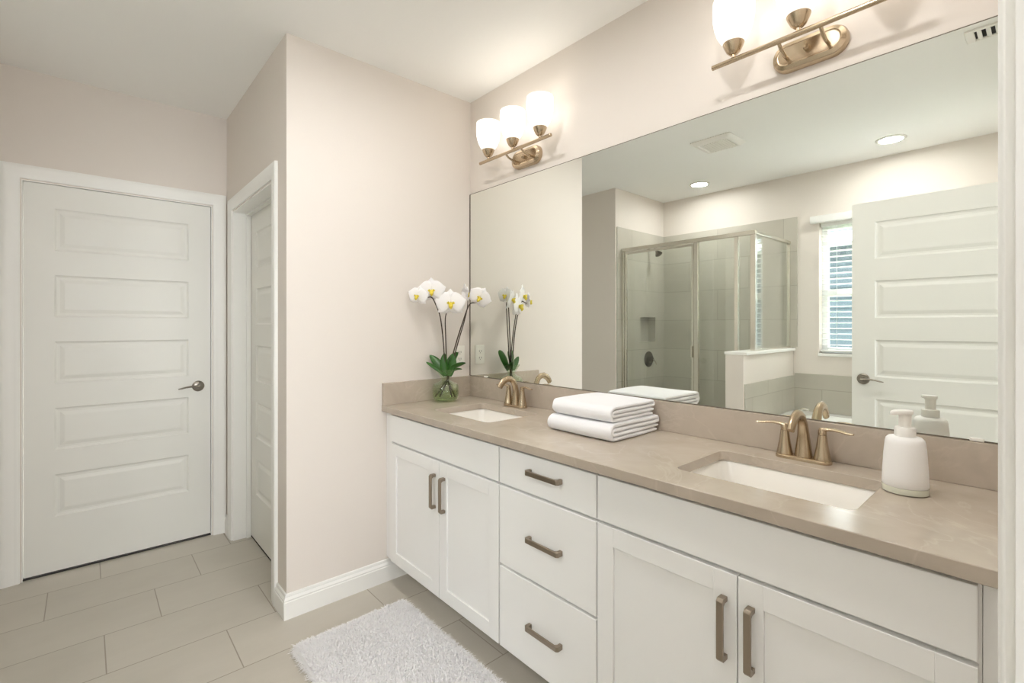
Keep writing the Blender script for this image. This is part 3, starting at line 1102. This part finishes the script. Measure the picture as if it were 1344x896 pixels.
fx, fy = 0.705, -1.755
fan = thing('exhaust_fan', (fx, fy, ZC - 0.02), 'square white exhaust fan grille on the ceiling in the mirror', 'exhaust fan')
m = MB()
loops = []
for hw, z in ((0.150, -0.001), (0.150, -0.006), (0.128, -0.024), (0.108, -0.026), (0.104, -0.020), (0.100, -0.012)):
    loops.append(rrect(fx - hw, fx + hw, fy - hw * 0.93, fy + hw * 0.93, 0.02, ZC + z, 5))
m.loft(loops)
obj('grille_frame', m, M_PLASTIC, fan)
m = MB()
for k in range(9):
    yy = fy - 0.088 + k * 0.022
    m.box(fx - 0.098, fx + 0.098, yy - 0.006, yy + 0.006, ZC - 0.0225, ZC - 0.0125)
obj('louvres', m, M_PLASTIC, fan, smooth=False)

rx0, rx1, ry0, ry1 = 2.075, 2.315, -1.415, -1.29
reg = thing('air_register', (2.195, -1.35, ZC - 0.01), 'white slotted air register on the ceiling at the mirror top right corner', 'air vent')
m = MB()
m.box(rx0, rx0 + 0.032, ry0, ry1, ZC - 0.010, ZC - 0.0005)
m.box(rx1 - 0.032, rx1, ry0, ry1, ZC - 0.010, ZC - 0.0005)
m.box(rx0 + 0.032, rx1 - 0.032, ry0, ry0 + 0.016, ZC - 0.010, ZC - 0.0005)
m.box(rx0 + 0.032, rx1 - 0.032, ry1 - 0.016, ry1, ZC - 0.010, ZC - 0.0005)
obj('register_frame', m, M_PLASTIC, reg, bevel=0.002)
obj('backing', MB().box(rx0 + 0.030, rx1 - 0.030, ry0 + 0.014, ry1 - 0.014, ZC - 0.003, ZC - 0.0006), M_DARK, reg, smooth=False)
m = MB()
for k in range(6):
    xx = rx0 + 0.040 + k * 0.030
    m.add([(xx, ry0 + 0.016, ZC - 0.004), (xx + 0.014, ry0 + 0.016, ZC - 0.012), (xx + 0.014, ry1 - 0.016, ZC - 0.012), (xx, ry1 - 0.016, ZC - 0.004),
           (xx + 0.003, ry0 + 0.016, ZC - 0.003), (xx + 0.017, ry0 + 0.016, ZC - 0.011), (xx + 0.017, ry1 - 0.016, ZC - 0.011), (xx + 0.003, ry1 - 0.016, ZC - 0.003)],
          [(0, 1, 2, 3), (4, 7, 6, 5), (0, 4, 5, 1), (1, 5, 6, 2), (2, 6, 7, 3), (3, 7, 4, 0)])
obj('vanes', m, M_PLASTIC, reg, smooth=False)

# ------------------------------------------------------------------ outlet
oy, oz = -0.083, 1.172
o_ = thing('outlet', (0.001, oy, oz - 0.06), 'white duplex outlet on the wall behind the orchid', 'outlet')
obj('cover_plate', MB().box(0.0005, 0.006, oy - 0.036, oy + 0.036, oz - 0.058, oz + 0.058), M_OUTLET, o_, bevel=0.002)
for s in (-1, 1):
    zc = oz + s * 0.020
    rec = obj('receptacle', MB().box(0.0055, 0.0078, oy - 0.017, oy + 0.017, zc - 0.0145, zc + 0.0145), M_OUTLET, o_, bevel=0.001)
    m = MB()
    m.box(0.0076, 0.0082, oy - 0.0085, oy - 0.0060, zc - 0.005, zc + 0.006)
    m.box(0.0076, 0.0082, oy + 0.0060, oy + 0.0085, zc - 0.005, zc + 0.006)
    m.box(0.0076, 0.0082, oy - 0.0020, oy + 0.0020, zc - 0.012, zc - 0.008)
    obj('slots', m, M_DARK, rec, smooth=False, label='dark plug slots')

# ------------------------------------------------------------------ shower enclosure
SY, SX, ST = -2.25, 0.765, 2.110
en = thing('shower_enclosure', (0.1, SY, 0.10), 'framed corner shower enclosure of clear glass seen in the mirror', 'shower enclosure')
m = MB()
m.box(XS + 0.012, SX + 0.018, SY - 0.018, SY + 0.018, ST - 0.035, ST)
obj('header', m, M_CHROME, en, bevel=0.003, label='satin metal header rail')
obj('side_header', MB().box(SX - 0.018, SX + 0.018, YF + 0.012, SY - 0.0185, ST - 0.028, ST), M_CHROME, en, bevel=0.003)
obj('sill', MB().box(XS + 0.012, 0.646, SY - 0.018, SY + 0.018, 0.1005, 0.120), M_CHROME, en, bevel=0.003)
obj('side_sill', MB().box(SX - 0.014, SX + 0.014, YF + 0.012, SY - 0.0185, 1.1485, 1.164), M_CHROME, en, bevel=0.002)
obj('wall_jamb', MB().box(XS + 0.0105, XS + 0.040, SY - 0.016, SY + 0.016, 0.1205, ST - 0.0355), M_CHROME, en, bevel=0.003)
obj('wall_jamb', MB().box(SX - 0.012, SX + 0.012, YF + 0.0105, YF + 0.030, 1.1645, ST - 0.0285), M_CHROME, en, bevel=0.002)
obj('centre_post', MB().box(0.268, 0.305, SY - 0.016, SY + 0.016, 0.1205, ST - 0.0355), M_CHROME, en, bevel=0.003)
obj('corner_post', MB().box(SX - 0.020, SX + 0.020, SY - 0.020, SY + 0.020, 1.1485, ST - 0.0355), M_CHROME, en, bevel=0.003)
obj('panel_post', MB().box(0.615, 0.646, SY - 0.014, SY + 0.014, 0.1205, ST - 0.0355), M_CHROME, en, bevel=0.003)
obj('fixed_panel', MB().box(0.305, 0.615, SY - 0.003, SY + 0.003, 0.1205, ST - 0.036), M_GLASS, en, smooth=False, label='fixed clear glass panel')
obj('return_strip', MB().box(0.650, SX - 0.021, SY - 0.003, SY + 0.003, 1.1485, ST - 0.036), M_GLASS, en, smooth=False)
obj('side_panel', MB().box(SX - 0.003, SX + 0.003, YF + 0.0305, SY - 0.0205, 1.1645, ST - 0.029), M_GLASS, en, smooth=False, label='clear glass side panel on the half wall')
dx0, dx1, dz0, dz1 = XS + 0.044, 0.264, 0.126, ST - 0.042
m = MB()
m.box(dx0, dx0 + 0.022, SY - 0.010, SY + 0.010, dz0, dz1)
m.box(dx1 - 0.022, dx1, SY - 0.010, SY + 0.010, dz0, dz1)
m.box(dx0 + 0.022, dx1 - 0.022, SY - 0.010, SY + 0.010, dz0, dz0 + 0.022)
m.box(dx0 + 0.022, dx1 - 0.022, SY - 0.010, SY + 0.010, dz1 - 0.020, dz1)
sd = obj('shower_door', m, M_CHROME, en, bevel=0.002, label='hinged glass door with a slim metal frame')
obj('door_glass', MB().box(dx0 + 0.022, dx1 - 0.022, SY - 0.003, SY + 0.003, dz0 + 0.022, dz1 - 0.020), M_GLASS, sd, smooth=False)
m = MB()
m.box(dx1 - 0.020, dx1 - 0.004, SY + 0.0102, SY + 0.034, 1.07, 1.17)
obj('handle', m, M_CHROME, sd, bevel=0.003)

sv = thing('shower_valve', (XS + 0.011, -2.718, 0.99), 'round dark metal shower valve with a lever under the niche in the mirror', 'shower valve')
m = MB().lathe([(0.082, 0.0), (0.082, 0.004), (0.074, 0.010), (0.040, 0.013), (0.030, 0.016), (0.028, 0.044), (0.022, 0.050), (0.001, 0.052)], (XS + 0.011, -2.718, 0.995), 36, 'x')
obj('escutcheon', m, M_DARKCHROME, sv)
m = MB().tube([(XS + 0.050, -2.718, 0.995), (XS + 0.058, -2.745, 0.985), (XS + 0.058, -2.775, 0.965), (XS + 0.055, -2.800, 0.935)], [0.013, 0.011, 0.0095, 0.007], 12, 0.7)
obj('lever', m, M_CHROME, sv)

sh = thing('shower_fixture', (XS + 0.011, -2.715, 2.10), 'small shower head high on the tiled side wall in the mirror', 'shower head')
obj('flange', MB().lathe([(0.028, 0), (0.028, 0.003), (0.018, 0.008), (0.010, 0.010)], (XS + 0.0105, -2.715, 2.165), 24, 'x'), M_DARKCHROME, sh)
obj('shower_arm', MB().tube([(XS + 0.015, -2.715, 2.165), (XS + 0.055, -2.715, 2.172), (XS + 0.085, -2.715, 2.158), (XS + 0.105, -2.715, 2.130)], 0.0085, 12), M_DARKCHROME, sh)
ax = Vector((0.55, 0, -0.83)).normalized()
m = MB().lathe([(0.010, 0), (0.014, 0.010), (0.018, 0.022), (0.036, 0.048), (0.038, 0.058), (0.034, 0.061), (0.001, 0.062)], (0, 0, 0), 28)
q = Vector((0, 0, 1)).rotation_difference(ax)
o0 = Vector((XS + 0.103, -2.715, 2.134))
m.v = [tuple(o0 + q @ Vector(p)) for p in m.v]
obj('spray_head', m, M_DARKCHROME, sh)

# ------------------------------------------------------------------ bathtub
TX0, TX1, TY0, TY1, TZ = 0.8105, 2.3195, -3.0195, -1.990, 0.598
tb = thing('bathtub', (1.56, -2.5, 0), 'white drop in bathtub below the window, seen in the mirror behind the near faucet', 'bathtub')
m = MB()
hole = rrect(TX0 + 0.16, TX1 - 0.12, TY0 + 0.13, TY1 - 0.13, 0.20, TZ, 10)
holed(m, TX0, TX1, TY0, TY1, hole, TZ, 10)
L = []
for ins, dz, r in ((0, 0, 0.20), (0.010, -0.010, 0.195), (0.025, -0.06, 0.19), (0.06, -0.28, 0.18), (0.10, -0.38, 0.17), (0.17, -0.42, 0.14)):
    L.append(rrect(TX0 + 0.16 + ins, TX1 - 0.12 - ins, TY0 + 0.13 + ins, TY1 - 0.13 - ins, r, TZ + dz, 10))
m.loft(L, False, True)
o0 = len(m.v)
m.add([(TX0, TY0, TZ), (TX1, TY0, TZ), (TX1, TY1, TZ), (TX0, TY1, TZ), (TX0, TY0, TZ - 0.04), (TX1, TY0, TZ - 0.04), (TX1, TY1, TZ - 0.04), (TX0, TY1, TZ - 0.04)],
      [(0, 1, 5, 4), (1, 2, 6, 5), (2, 3, 7, 6), (3, 0, 4, 7)])
obj('tub_basin', m, M_TUB, tb)
obj('tub_apron', MB().box(TX0, TX1, TY1 - 0.03, TY1 - 0.012, 0.001, TZ - 0.041), M_TILE_X, tb, smooth=False, label='tiled front panel')
ts = thing('tub_spout', (0.905, -2.80, TZ), 'small nickel tub spout on the deck beside the half wall, in the mirror', 'tub faucet')
obj('spout_body', MB().tube([(0.925, -2.80, TZ + 0.001), (0.925, -2.80, TZ + 0.030), (0.938, -2.80, TZ + 0.046), (0.965, -2.80, TZ + 0.050), (0.992, -2.80, TZ + 0.040)], [0.016, 0.012, 0.011, 0.011, 0.009], 16), M_CHROME, ts)
obj('flange', MB().lathe([(0.024, 0.0006), (0.023, 0.004), (0.016, 0.006)], (0.925, -2.80, TZ), 24), M_CHROME, ts)

# ------------------------------------------------------------------ orchid in a glass vase
VX, VY = 0.105, -0.250
Rv = Vector((0.664, 0.748, 0))
Fv = Vector((-0.748, 0.664, 0))
vz0 = ZTOP + 0.0006
va = thing('vase', (VX, VY, ZTOP), 'clear green tinted glass vase with a pinched neck holding the orchid', 'vase')
pr = [(0.050, 0.0), (0.064, 0.006), (0.073, 0.026), (0.0745, 0.050), (0.0735, 0.082), (0.066, 0.097), (0.042, 0.107), (0.027, 0.114), (0.023, 0.122), (0.028, 0.134), (0.043, 0.155), (0.056, 0.176)]
inn = [(r - 0.0028, z) for r, z in reversed(pr)][:-2] + [(0.060, 0.010), (0.045, 0.006)]
obj('vase_body', MB().lathe(pr + inn, (VX, VY, vz0), 40), M_VASE, va, smooth=True)
wpr = [(0.044, 0.0065), (0.060, 0.0105), (0.0695, 0.027), (0.0710, 0.050), (0.0700, 0.066)]
obj('water', MB().lathe(wpr, (VX, VY, vz0), 40), M_WATER, va, label='pale green water')

oc = thing('orchid', (VX, VY, vz0 + 0.012), 'white orchid stems with yellow centred blooms and green leaves in the glass vase', 'orchid')
SC = 0.00424


def px(c, r, fwd=0.0):
    """Point beside the vase: c and r in units of 4.24 mm across and up, fwd in metres towards the room."""
    p = Vector((VX, VY, 0)) + Rv * ((c - 585) * SC) - Fv * fwd
    return (p.x, p.y, ZTOP + (526 - r) * SC)


def smooth_path(pts, n=6):
    P = [Vector(p) for p in pts]
    out = []
    for i in range(len(P) - 1):
        a, b_, c, d_ = P[max(i - 1, 0)], P[i], P[i + 1], P[min(i + 2, len(P) - 1)]
        for k in range(n):
            t = k / n
            out.append(0.5 * ((2 * b_) + (c - a) * t + (2 * a - 5 * b_ + 4 * c - d_) * t * t + (3 * b_ - a - 3 * c + d_) * t ** 3))
    out.append(P[-1])
    return out


STEMS = (
    [(598, 520, 0.015), (590, 503, 0.006), (587.5, 495, 0.004), (584, 470, 0.01), (582, 440, 0.02), (579, 415, 0.035), (574, 400, 0.05), (569, 391, 0.06), (561, 392, 0.075), (554, 393, 0.085)],
    [(593, 521, -0.01), (589, 504, -0.006), (587, 495, -0.004), (586, 470, 0.0), (585.5, 440, 0.012), (585.5, 418, 0.025), (589, 405, 0.035)],
    [(572, 520, 0.012), (583, 503, 0.006), (588, 495, 0.0), (594, 468, 0.0), (600, 446, 0.0), (607, 424, 0.0), (614, 404, 0.0), (618, 398, 0.0), (624, 397, 0.006), (629, 395, 0.012)],
    [(577, 521, -0.015), (585, 504, -0.006), (589, 495, -0.004), (596, 468, -0.008), (602, 446, -0.01), (608.5, 424, -0.012), (613, 405, -0.014), (614, 394, -0.014)],
)
for S in STEMS:
    P = smooth_path([px(*p) for p in S])
    n = len(P)
    obj('stem', MB().tube(P, [0.0044 - 0.0018 * i / n for i in range(n)], 8), M_STEM, oc)


def leaf(pts, w, ang):
    """Leaf blade along pts, w wide; ang rolls it about its own length (0 faces the room)."""
    P = smooth_path(pts, 5)
    n = len(P) - 1
    m = MB()
    rows = []
    for i, p in enumerate(P):
        t = i / n
        ww = w * (math.sin(PI * min(1, 0.14 + 0.86 * t)) ** 0.7) * (1 if t < 0.999 else 0.02) * 0.5
        tan = (P[min(i + 1, n)] - P[max(i - 1, 0)]).normalized()
        side = Matrix.Rotation(ang, 3, tan) @ tan.cross(-Fv).normalized()
        nr = side.cross(tan).normalized()
        rows.append([p + side * ww * s - nr * abs(s) * ww * 0.25 for s in (-1, -0.6, 0, 0.6, 1)])
    m.loft(rows, False, False, closed=False)
    return obj('leaf', m, M_LEAF, oc, solid=0.0012, fix=False)


NEAR = -Fv
leaf([px(586, 492, 0.004), px(579, 482, 0.0), px(571, 473, -0.015), px(563, 466, -0.03)], 0.052, 0.35)
leaf([px(585, 492, 0.012), px(577, 484, 0.022), px(568, 478, 0.030), px(561, 474, 0.036)], 0.034, 1.05)
leaf([px(589, 491, 0.006), px(596, 482, 0.012), px(604, 478, 0.018), px(612, 475.5, 0.022)], 0.036, 0.75)
leaf([px(588, 491, -0.006), px(594, 487, -0.012), px(600, 485, -0.02), px(606, 485, -0.03)], 0.03, 1.0)
leaf([px(586, 493, 0.012), px(584, 482, 0.016), px(583, 472, 0.014), px(584, 463, 0.008)], 0.042, 0.25)
leaf([px(590, 493, 0.012), px(593, 482, 0.016), px(595, 473, 0.014), px(593.5, 464, 0.006)], 0.044, -0.25)
leaf([px(588, 492, -0.012), px(590, 480, -0.03), px(594, 470, -0.05), px(600, 463, -0.07)], 0.055, 0.5)


def flower(c, face, size, roll=0.0):
    c = Vector(c)
    n = Vector(face).normalized()
    right = Vector((0, 0, 1)).cross(n).normalized()
    up = n.cross(right)
    cr, sr = math.cos(roll), math.sin(roll)
    right, up = right * cr + up * sr, up * cr - right * sr
    m = MB()

    def petal(ang, ln, wd, base, cup, dep):
        d_ = right * math.cos(ang) + up * math.sin(ang)
        s_ = -right * math.sin(ang) + up * math.cos(ang)
        rows = []
        N = 9
        for i in range(N + 1):
            t = i / N
            w_ = wd * (math.sin(PI * min(1.0, (0.06 + 0.94 * t)) ** 0.85)) ** 0.62
            if i == N:
                w_ = wd * 0.12
            rr = base + ln * t
            row = []
            for s in (-1, -0.66, -0.33, 0, 0.33, 0.66, 1):
                z_ = dep - cup * t * t - cup * 0.55 * s * s * (0.3 + t) + 0.0015 * math.sin(9 * s + 7 * t + ang * 3)
                row.append(c + d_ * (rr - 0.10 * ln * s * s * t) + s_ * (w_ * s) + n * z_)
            rows.append(row)
        m.loft(rows, False, False, closed=False)
    S = size
    for a in (90, 215, 325):
        petal(math.radians(a), S * 0.47, S * 0.205, S * 0.02, S * 0.06, -0.003)
    for a in (14, 166):
        petal(math.radians(a), S * 0.52, S * 0.34, S * 0.01, S * 0.05, 0.002)
    fo = obj('flower', m, M_PETAL, oc, solid=0.0009, fix=False, label='white bloom with a yellow centre')
    lp = MB()
    pts = [c + n * 0.002 + up * (0.02 * S), c + n * (0.10 * S) - up * (0.03 * S), c + n * (0.15 * S) - up * (0.10 * S), c + n * (0.13 * S) - up * (0.17 * S)]
    lp.tube(pts, [0.05 * S, 0.075 * S, 0.065 * S, 0.02 * S], 12)
    for s in (-1, 1):
        lp.tube([c + n * (0.05 * S) + right * (s * 0.03 * S), c + n * (0.13 * S) + right * (s * 0.09 * S) + up * (0.03 * S), c + n * (0.16 * S) + right * (s * 0.07 * S) + up * (0.07 * S)], [0.03 * S, 0.042 * S, 0.012 * S], 10)
    obj('flower_lip', lp, M_LIP, fo, label='yellow lip')


flower(px(569.5, 383, 0.068), (0.80, -0.60, -0.12), 0.150, 0.05)
flower(px(553, 390, 0.100), (0.55, -0.85, -0.10), 0.118, -0.2)
flower(px(593, 399, 0.050), (0.86, -0.50, -0.05), 0.168, 0.0)
flower(px(630, 391, 0.025), (0.75, -0.62, -0.25), 0.130, -0.55)
flower(px(611, 385, -0.020), (0.30, 0.95, -0.05), 0.115, 0.1)


# ------------------------------------------------------------------ towels
def towel(x0, x1, yf, yb, z0, h, label, seed):
    t = h / 4.0
    zc = [t * (k + 0.5) for k in range(4)]
    path = []

    def line(ya, yb_, z, n=14):
        for i in range(n + 1):
            path.append((ya + (yb_ - ya) * i / n, z))

    def arc(yc, za, zb, sgn, n=9):
        r = abs(zb - za) / 2
        for i in range(1, n):
            a = PI * i / n
            path.append((yc + sgn * r * math.sin(a), (za + zb) / 2 + (za - zb) / 2 * math.cos(a)))
    R2, R1 = (zc[3] - zc[0]) / 2, (zc[2] - zc[1]) / 2
    line(yb - 0.004, yf + R2 + 0.004, zc[1])
    arc(yf + R2 + 0.004, zc[1], zc[2], -1)
    line(yf + R2 + 0.004, yb - R1 - 0.002, zc[2])
    arc(yb - R1 - 0.002, zc[2], zc[3], 1)
    line(yb - R1 - 0.002, yf + R2 + t / 2, zc[3])
    arc(yf + R2 + t / 2, zc[3], zc[0], -1, 16)
    line(yf + R2 + t / 2, yb - 0.012, zc[0])
    P = [Vector((0, p[0], p[1])) for p in path]
    N = len(P)
    nr = []
    for i in range(N):
        d_ = (P[min(i + 1, N - 1)] - P[max(i - 1, 0)]).normalized()
        nr.append(Vector((0, -d_.z, d_.y)))
    xs_ = [0, 0.003, 0.008, 0.016] + [0.016 + (x1 - x0 - 0.032) * k / 12 for k in range(1, 12)] + [x1 - x0 - 0.016, x1 - x0 - 0.008, x1 - x0 - 0.003, x1 - x0]
    th = [0.45, 0.72, 0.88, 0.95] + [0.96] * 11 + [0.95, 0.88, 0.72, 0.45]
    loops = []
    for xx, k in zip(xs_, th):
        lp = []
        for sgn in (1, -1):
            rng = range(N) if sgn == 1 else range(N - 1, -1, -1)
            for i in rng:
                p = P[i] + nr[i] * (sgn * t * 0.5 * k)
                w1 = noise.noise(Vector((xx * 7 + seed, p.y * 8, p.z * 6))) * 0.006
                hz_ = p.z / h
                sag = noise.noise(Vector((xx * 5 + seed * 3, p.y * 5, 0))) * 0.007 * hz_
                fr = noise.noise(Vector((seed, p.y * 9, p.z * 40))) * 0.006
                lp.append((x0 + xx + fr * (1 if xx > 0.1 else -1) * (abs(xx / (x1 - x0) - 0.5) * 2) ** 6, p.y + w1, z0 + max(0.0005, p.z + sag - 0.0006)))
        loops.append(lp)
    m = MB()
    m.loft(loops, False, False)
    n2 = 2 * N
    for base in (0, (len(xs_) - 1) * n2):
        for i in range(N - 1):
            m.face((base + i, base + i + 1, base + n2 - 2 - i, base + n2 - 1 - i))
    o = obj('towel', m, M_TOWEL, subsurf=1)
    return tag(o, label, 'towel', 'folded white towels')


towel(0.985, 1.302, -0.352, -0.032, ZTOP + 0.0005, 0.064, 'folded white bath towel lying on the countertop under another towel', 1.3)
towel(1.000, 1.292, -0.338, -0.042, ZTOP + 0.0655, 0.062, 'folded white towel on top of the stack on the countertop', 4.1)

# ------------------------------------------------------------------ soap dispenser
DX, DY = 2.098, -0.197
sp_ = thing('soap_dispenser', (DX, DY, ZTOP), 'matte white pump soap dispenser with a clear base beside the near sink', 'soap dispenser')
z0 = ZTOP + 0.0006
obj('glass_base', MB().lathe([(0.043, 0.0), (0.0475, 0.002), (0.0475, 0.014), (0.046, 0.0165)], (DX, DY, z0), 48), M_BASEGLASS, sp_, label='clear glass foot')
obj('bottle', MB().lathe([(0.0458, 0.0167), (0.0472, 0.019), (0.0462, 0.050), (0.0436, 0.095), (0.0410, 0.124), (0.0388, 0.133), (0.0340, 0.138), (0.027, 0.1398), (0.0225, 0.1402)], (DX, DY, z0), 56), M_SOAP, sp_)
pc = obj('pump_collar', MB().lathe([(0.0215, 0.1404), (0.0220, 0.142), (0.0220, 0.160), (0.0208, 0.1625), (0.0150, 0.1635)], (DX, DY, z0), 40), M_PUMP, sp_)
m = MB().lathe([(0.0130, 0.1637), (0.0130, 0.192), (0.0145, 0.196)], (DX, DY, z0), 32)
ps = obj('pump_stem', m, M_PUMP, sp_)
m = MB()
loops = []
dirv = Vector((-0.62, -0.78, 0)).normalized()
sidev = Vector((-dirv.y, dirv.x, 0))
for zz, k in ((0.1962, 0.96), (0.198, 1.0), (0.2035, 1.0), (0.2055, 0.95)):
    lp = []
    for i in range(32):
        a = 2 * PI * i / 32
        u, v = math.cos(a) * 0.0175, math.sin(a) * 0.0165
        if u > 0:
            u *= 2.2
            v *= (1 - 0.45 * (u / 0.040) ** 1.5)
        p = dirv * (u * k) + sidev * (v * k)
        lp.append((DX + p.x, DY + p.y, z0 + zz - 0.10 * max(0, u - 0.02)))
    loops.append(lp)
m.loft(loops)
obj('pump_head', m, M_PUMP, sp_)

# ------------------------------------------------------------------ bath mat
mx0, mx1, my0, my1 = 0.245, 1.10, -1.105, -0.585
mt = thing('bath_mat', ((mx0 + mx1) / 2, (my0 + my1) / 2, 0), 'fluffy white rectangular bath mat on the floor in front of the vanity', 'bath mat')
m = MB()
m.loft([rrect(mx0, mx1, my0, my1, 0.03, 0.0006), rrect(mx0, mx1, my0, my1, 0.03, 0.010), rrect(mx0 + 0.004, mx1 - 0.004, my0 + 0.004, my1 - 0.004, 0.03, 0.016), rrect(mx0 + 0.012, mx1 - 0.012, my0 + 0.012, my1 - 0.012, 0.03, 0.0185)])
obj('backing', m, M_RUG, mt)
rnd = random.Random(3)
m = MB()
NB = 42000
for _ in range(NB):
    x = rnd.uniform(mx0 + 0.002, mx1 - 0.002)
    y = rnd.uniform(my0 + 0.002, my1 - 0.002)
    # keep to the rounded corners
    ex = min(x - mx0, mx1 - x)
    ey = min(y - my0, my1 - y)
    if ex < 0.03 and ey < 0.03 and math.hypot(0.03 - ex, 0.03 - ey) > 0.03:
        continue
    l_ = rnd.uniform(0.009, 0.017)
    a = rnd.uniform(0, 2 * PI)
    lean = rnd.uniform(0.004, 0.014)
    if ex < 0.012 or ey < 0.012:
        lean = rnd.uniform(0.012, 0.032)
        l_ = rnd.uniform(0.010, 0.020)
        cx_, cy_ = x - (mx0 + mx1) / 2, y - (my0 + my1) / 2
        ox = (1 if cx_ > 0 else -1) if ex < 0.012 else 0
        oy_ = (1 if cy_ > 0 else -1) if ey < 0.012 else 0
        a = math.atan2(oy_, ox) + rnd.uniform(-0.9, 0.9)
    tx, ty = math.cos(a) * lean, math.sin(a) * lean
    b2 = a + PI / 2 + rnd.uniform(-0.5, 0.5)
    w = rnd.uniform(0.0016, 0.0030)
    wx, wy = math.cos(b2) * w, math.sin(b2) * w
    o0 = len(m.v)
    zb = 0.017 if ex > 0.012 and ey > 0.012 else rnd.uniform(0.004, 0.015)
    zt_ = max(0.004, zb + l_ - lean * 0.35 if zb > 0.0165 else zb + l_ - lean * 0.6)
    m.v += [(x - wx, y - wy, zb), (x + wx, y + wy, zb), (x - wx * 0.9 + tx * 0.4, y - wy * 0.9 + ty * 0.4, zb + (zt_ - zb) * 0.65),
            (x + wx * 0.9 + tx * 0.4, y + wy * 0.9 + ty * 0.4, zb + (zt_ - zb) * 0.65), (x + tx, y + ty, zt_)]
    m.face((o0, o0 + 1, o0 + 3, o0 + 2))
    m.face((o0 + 2, o0 + 3, o0 + 4))
pile = obj('pile', m, M_RUG, mt, smooth=False, fix=False)
pile['kind'] = 'stuff'
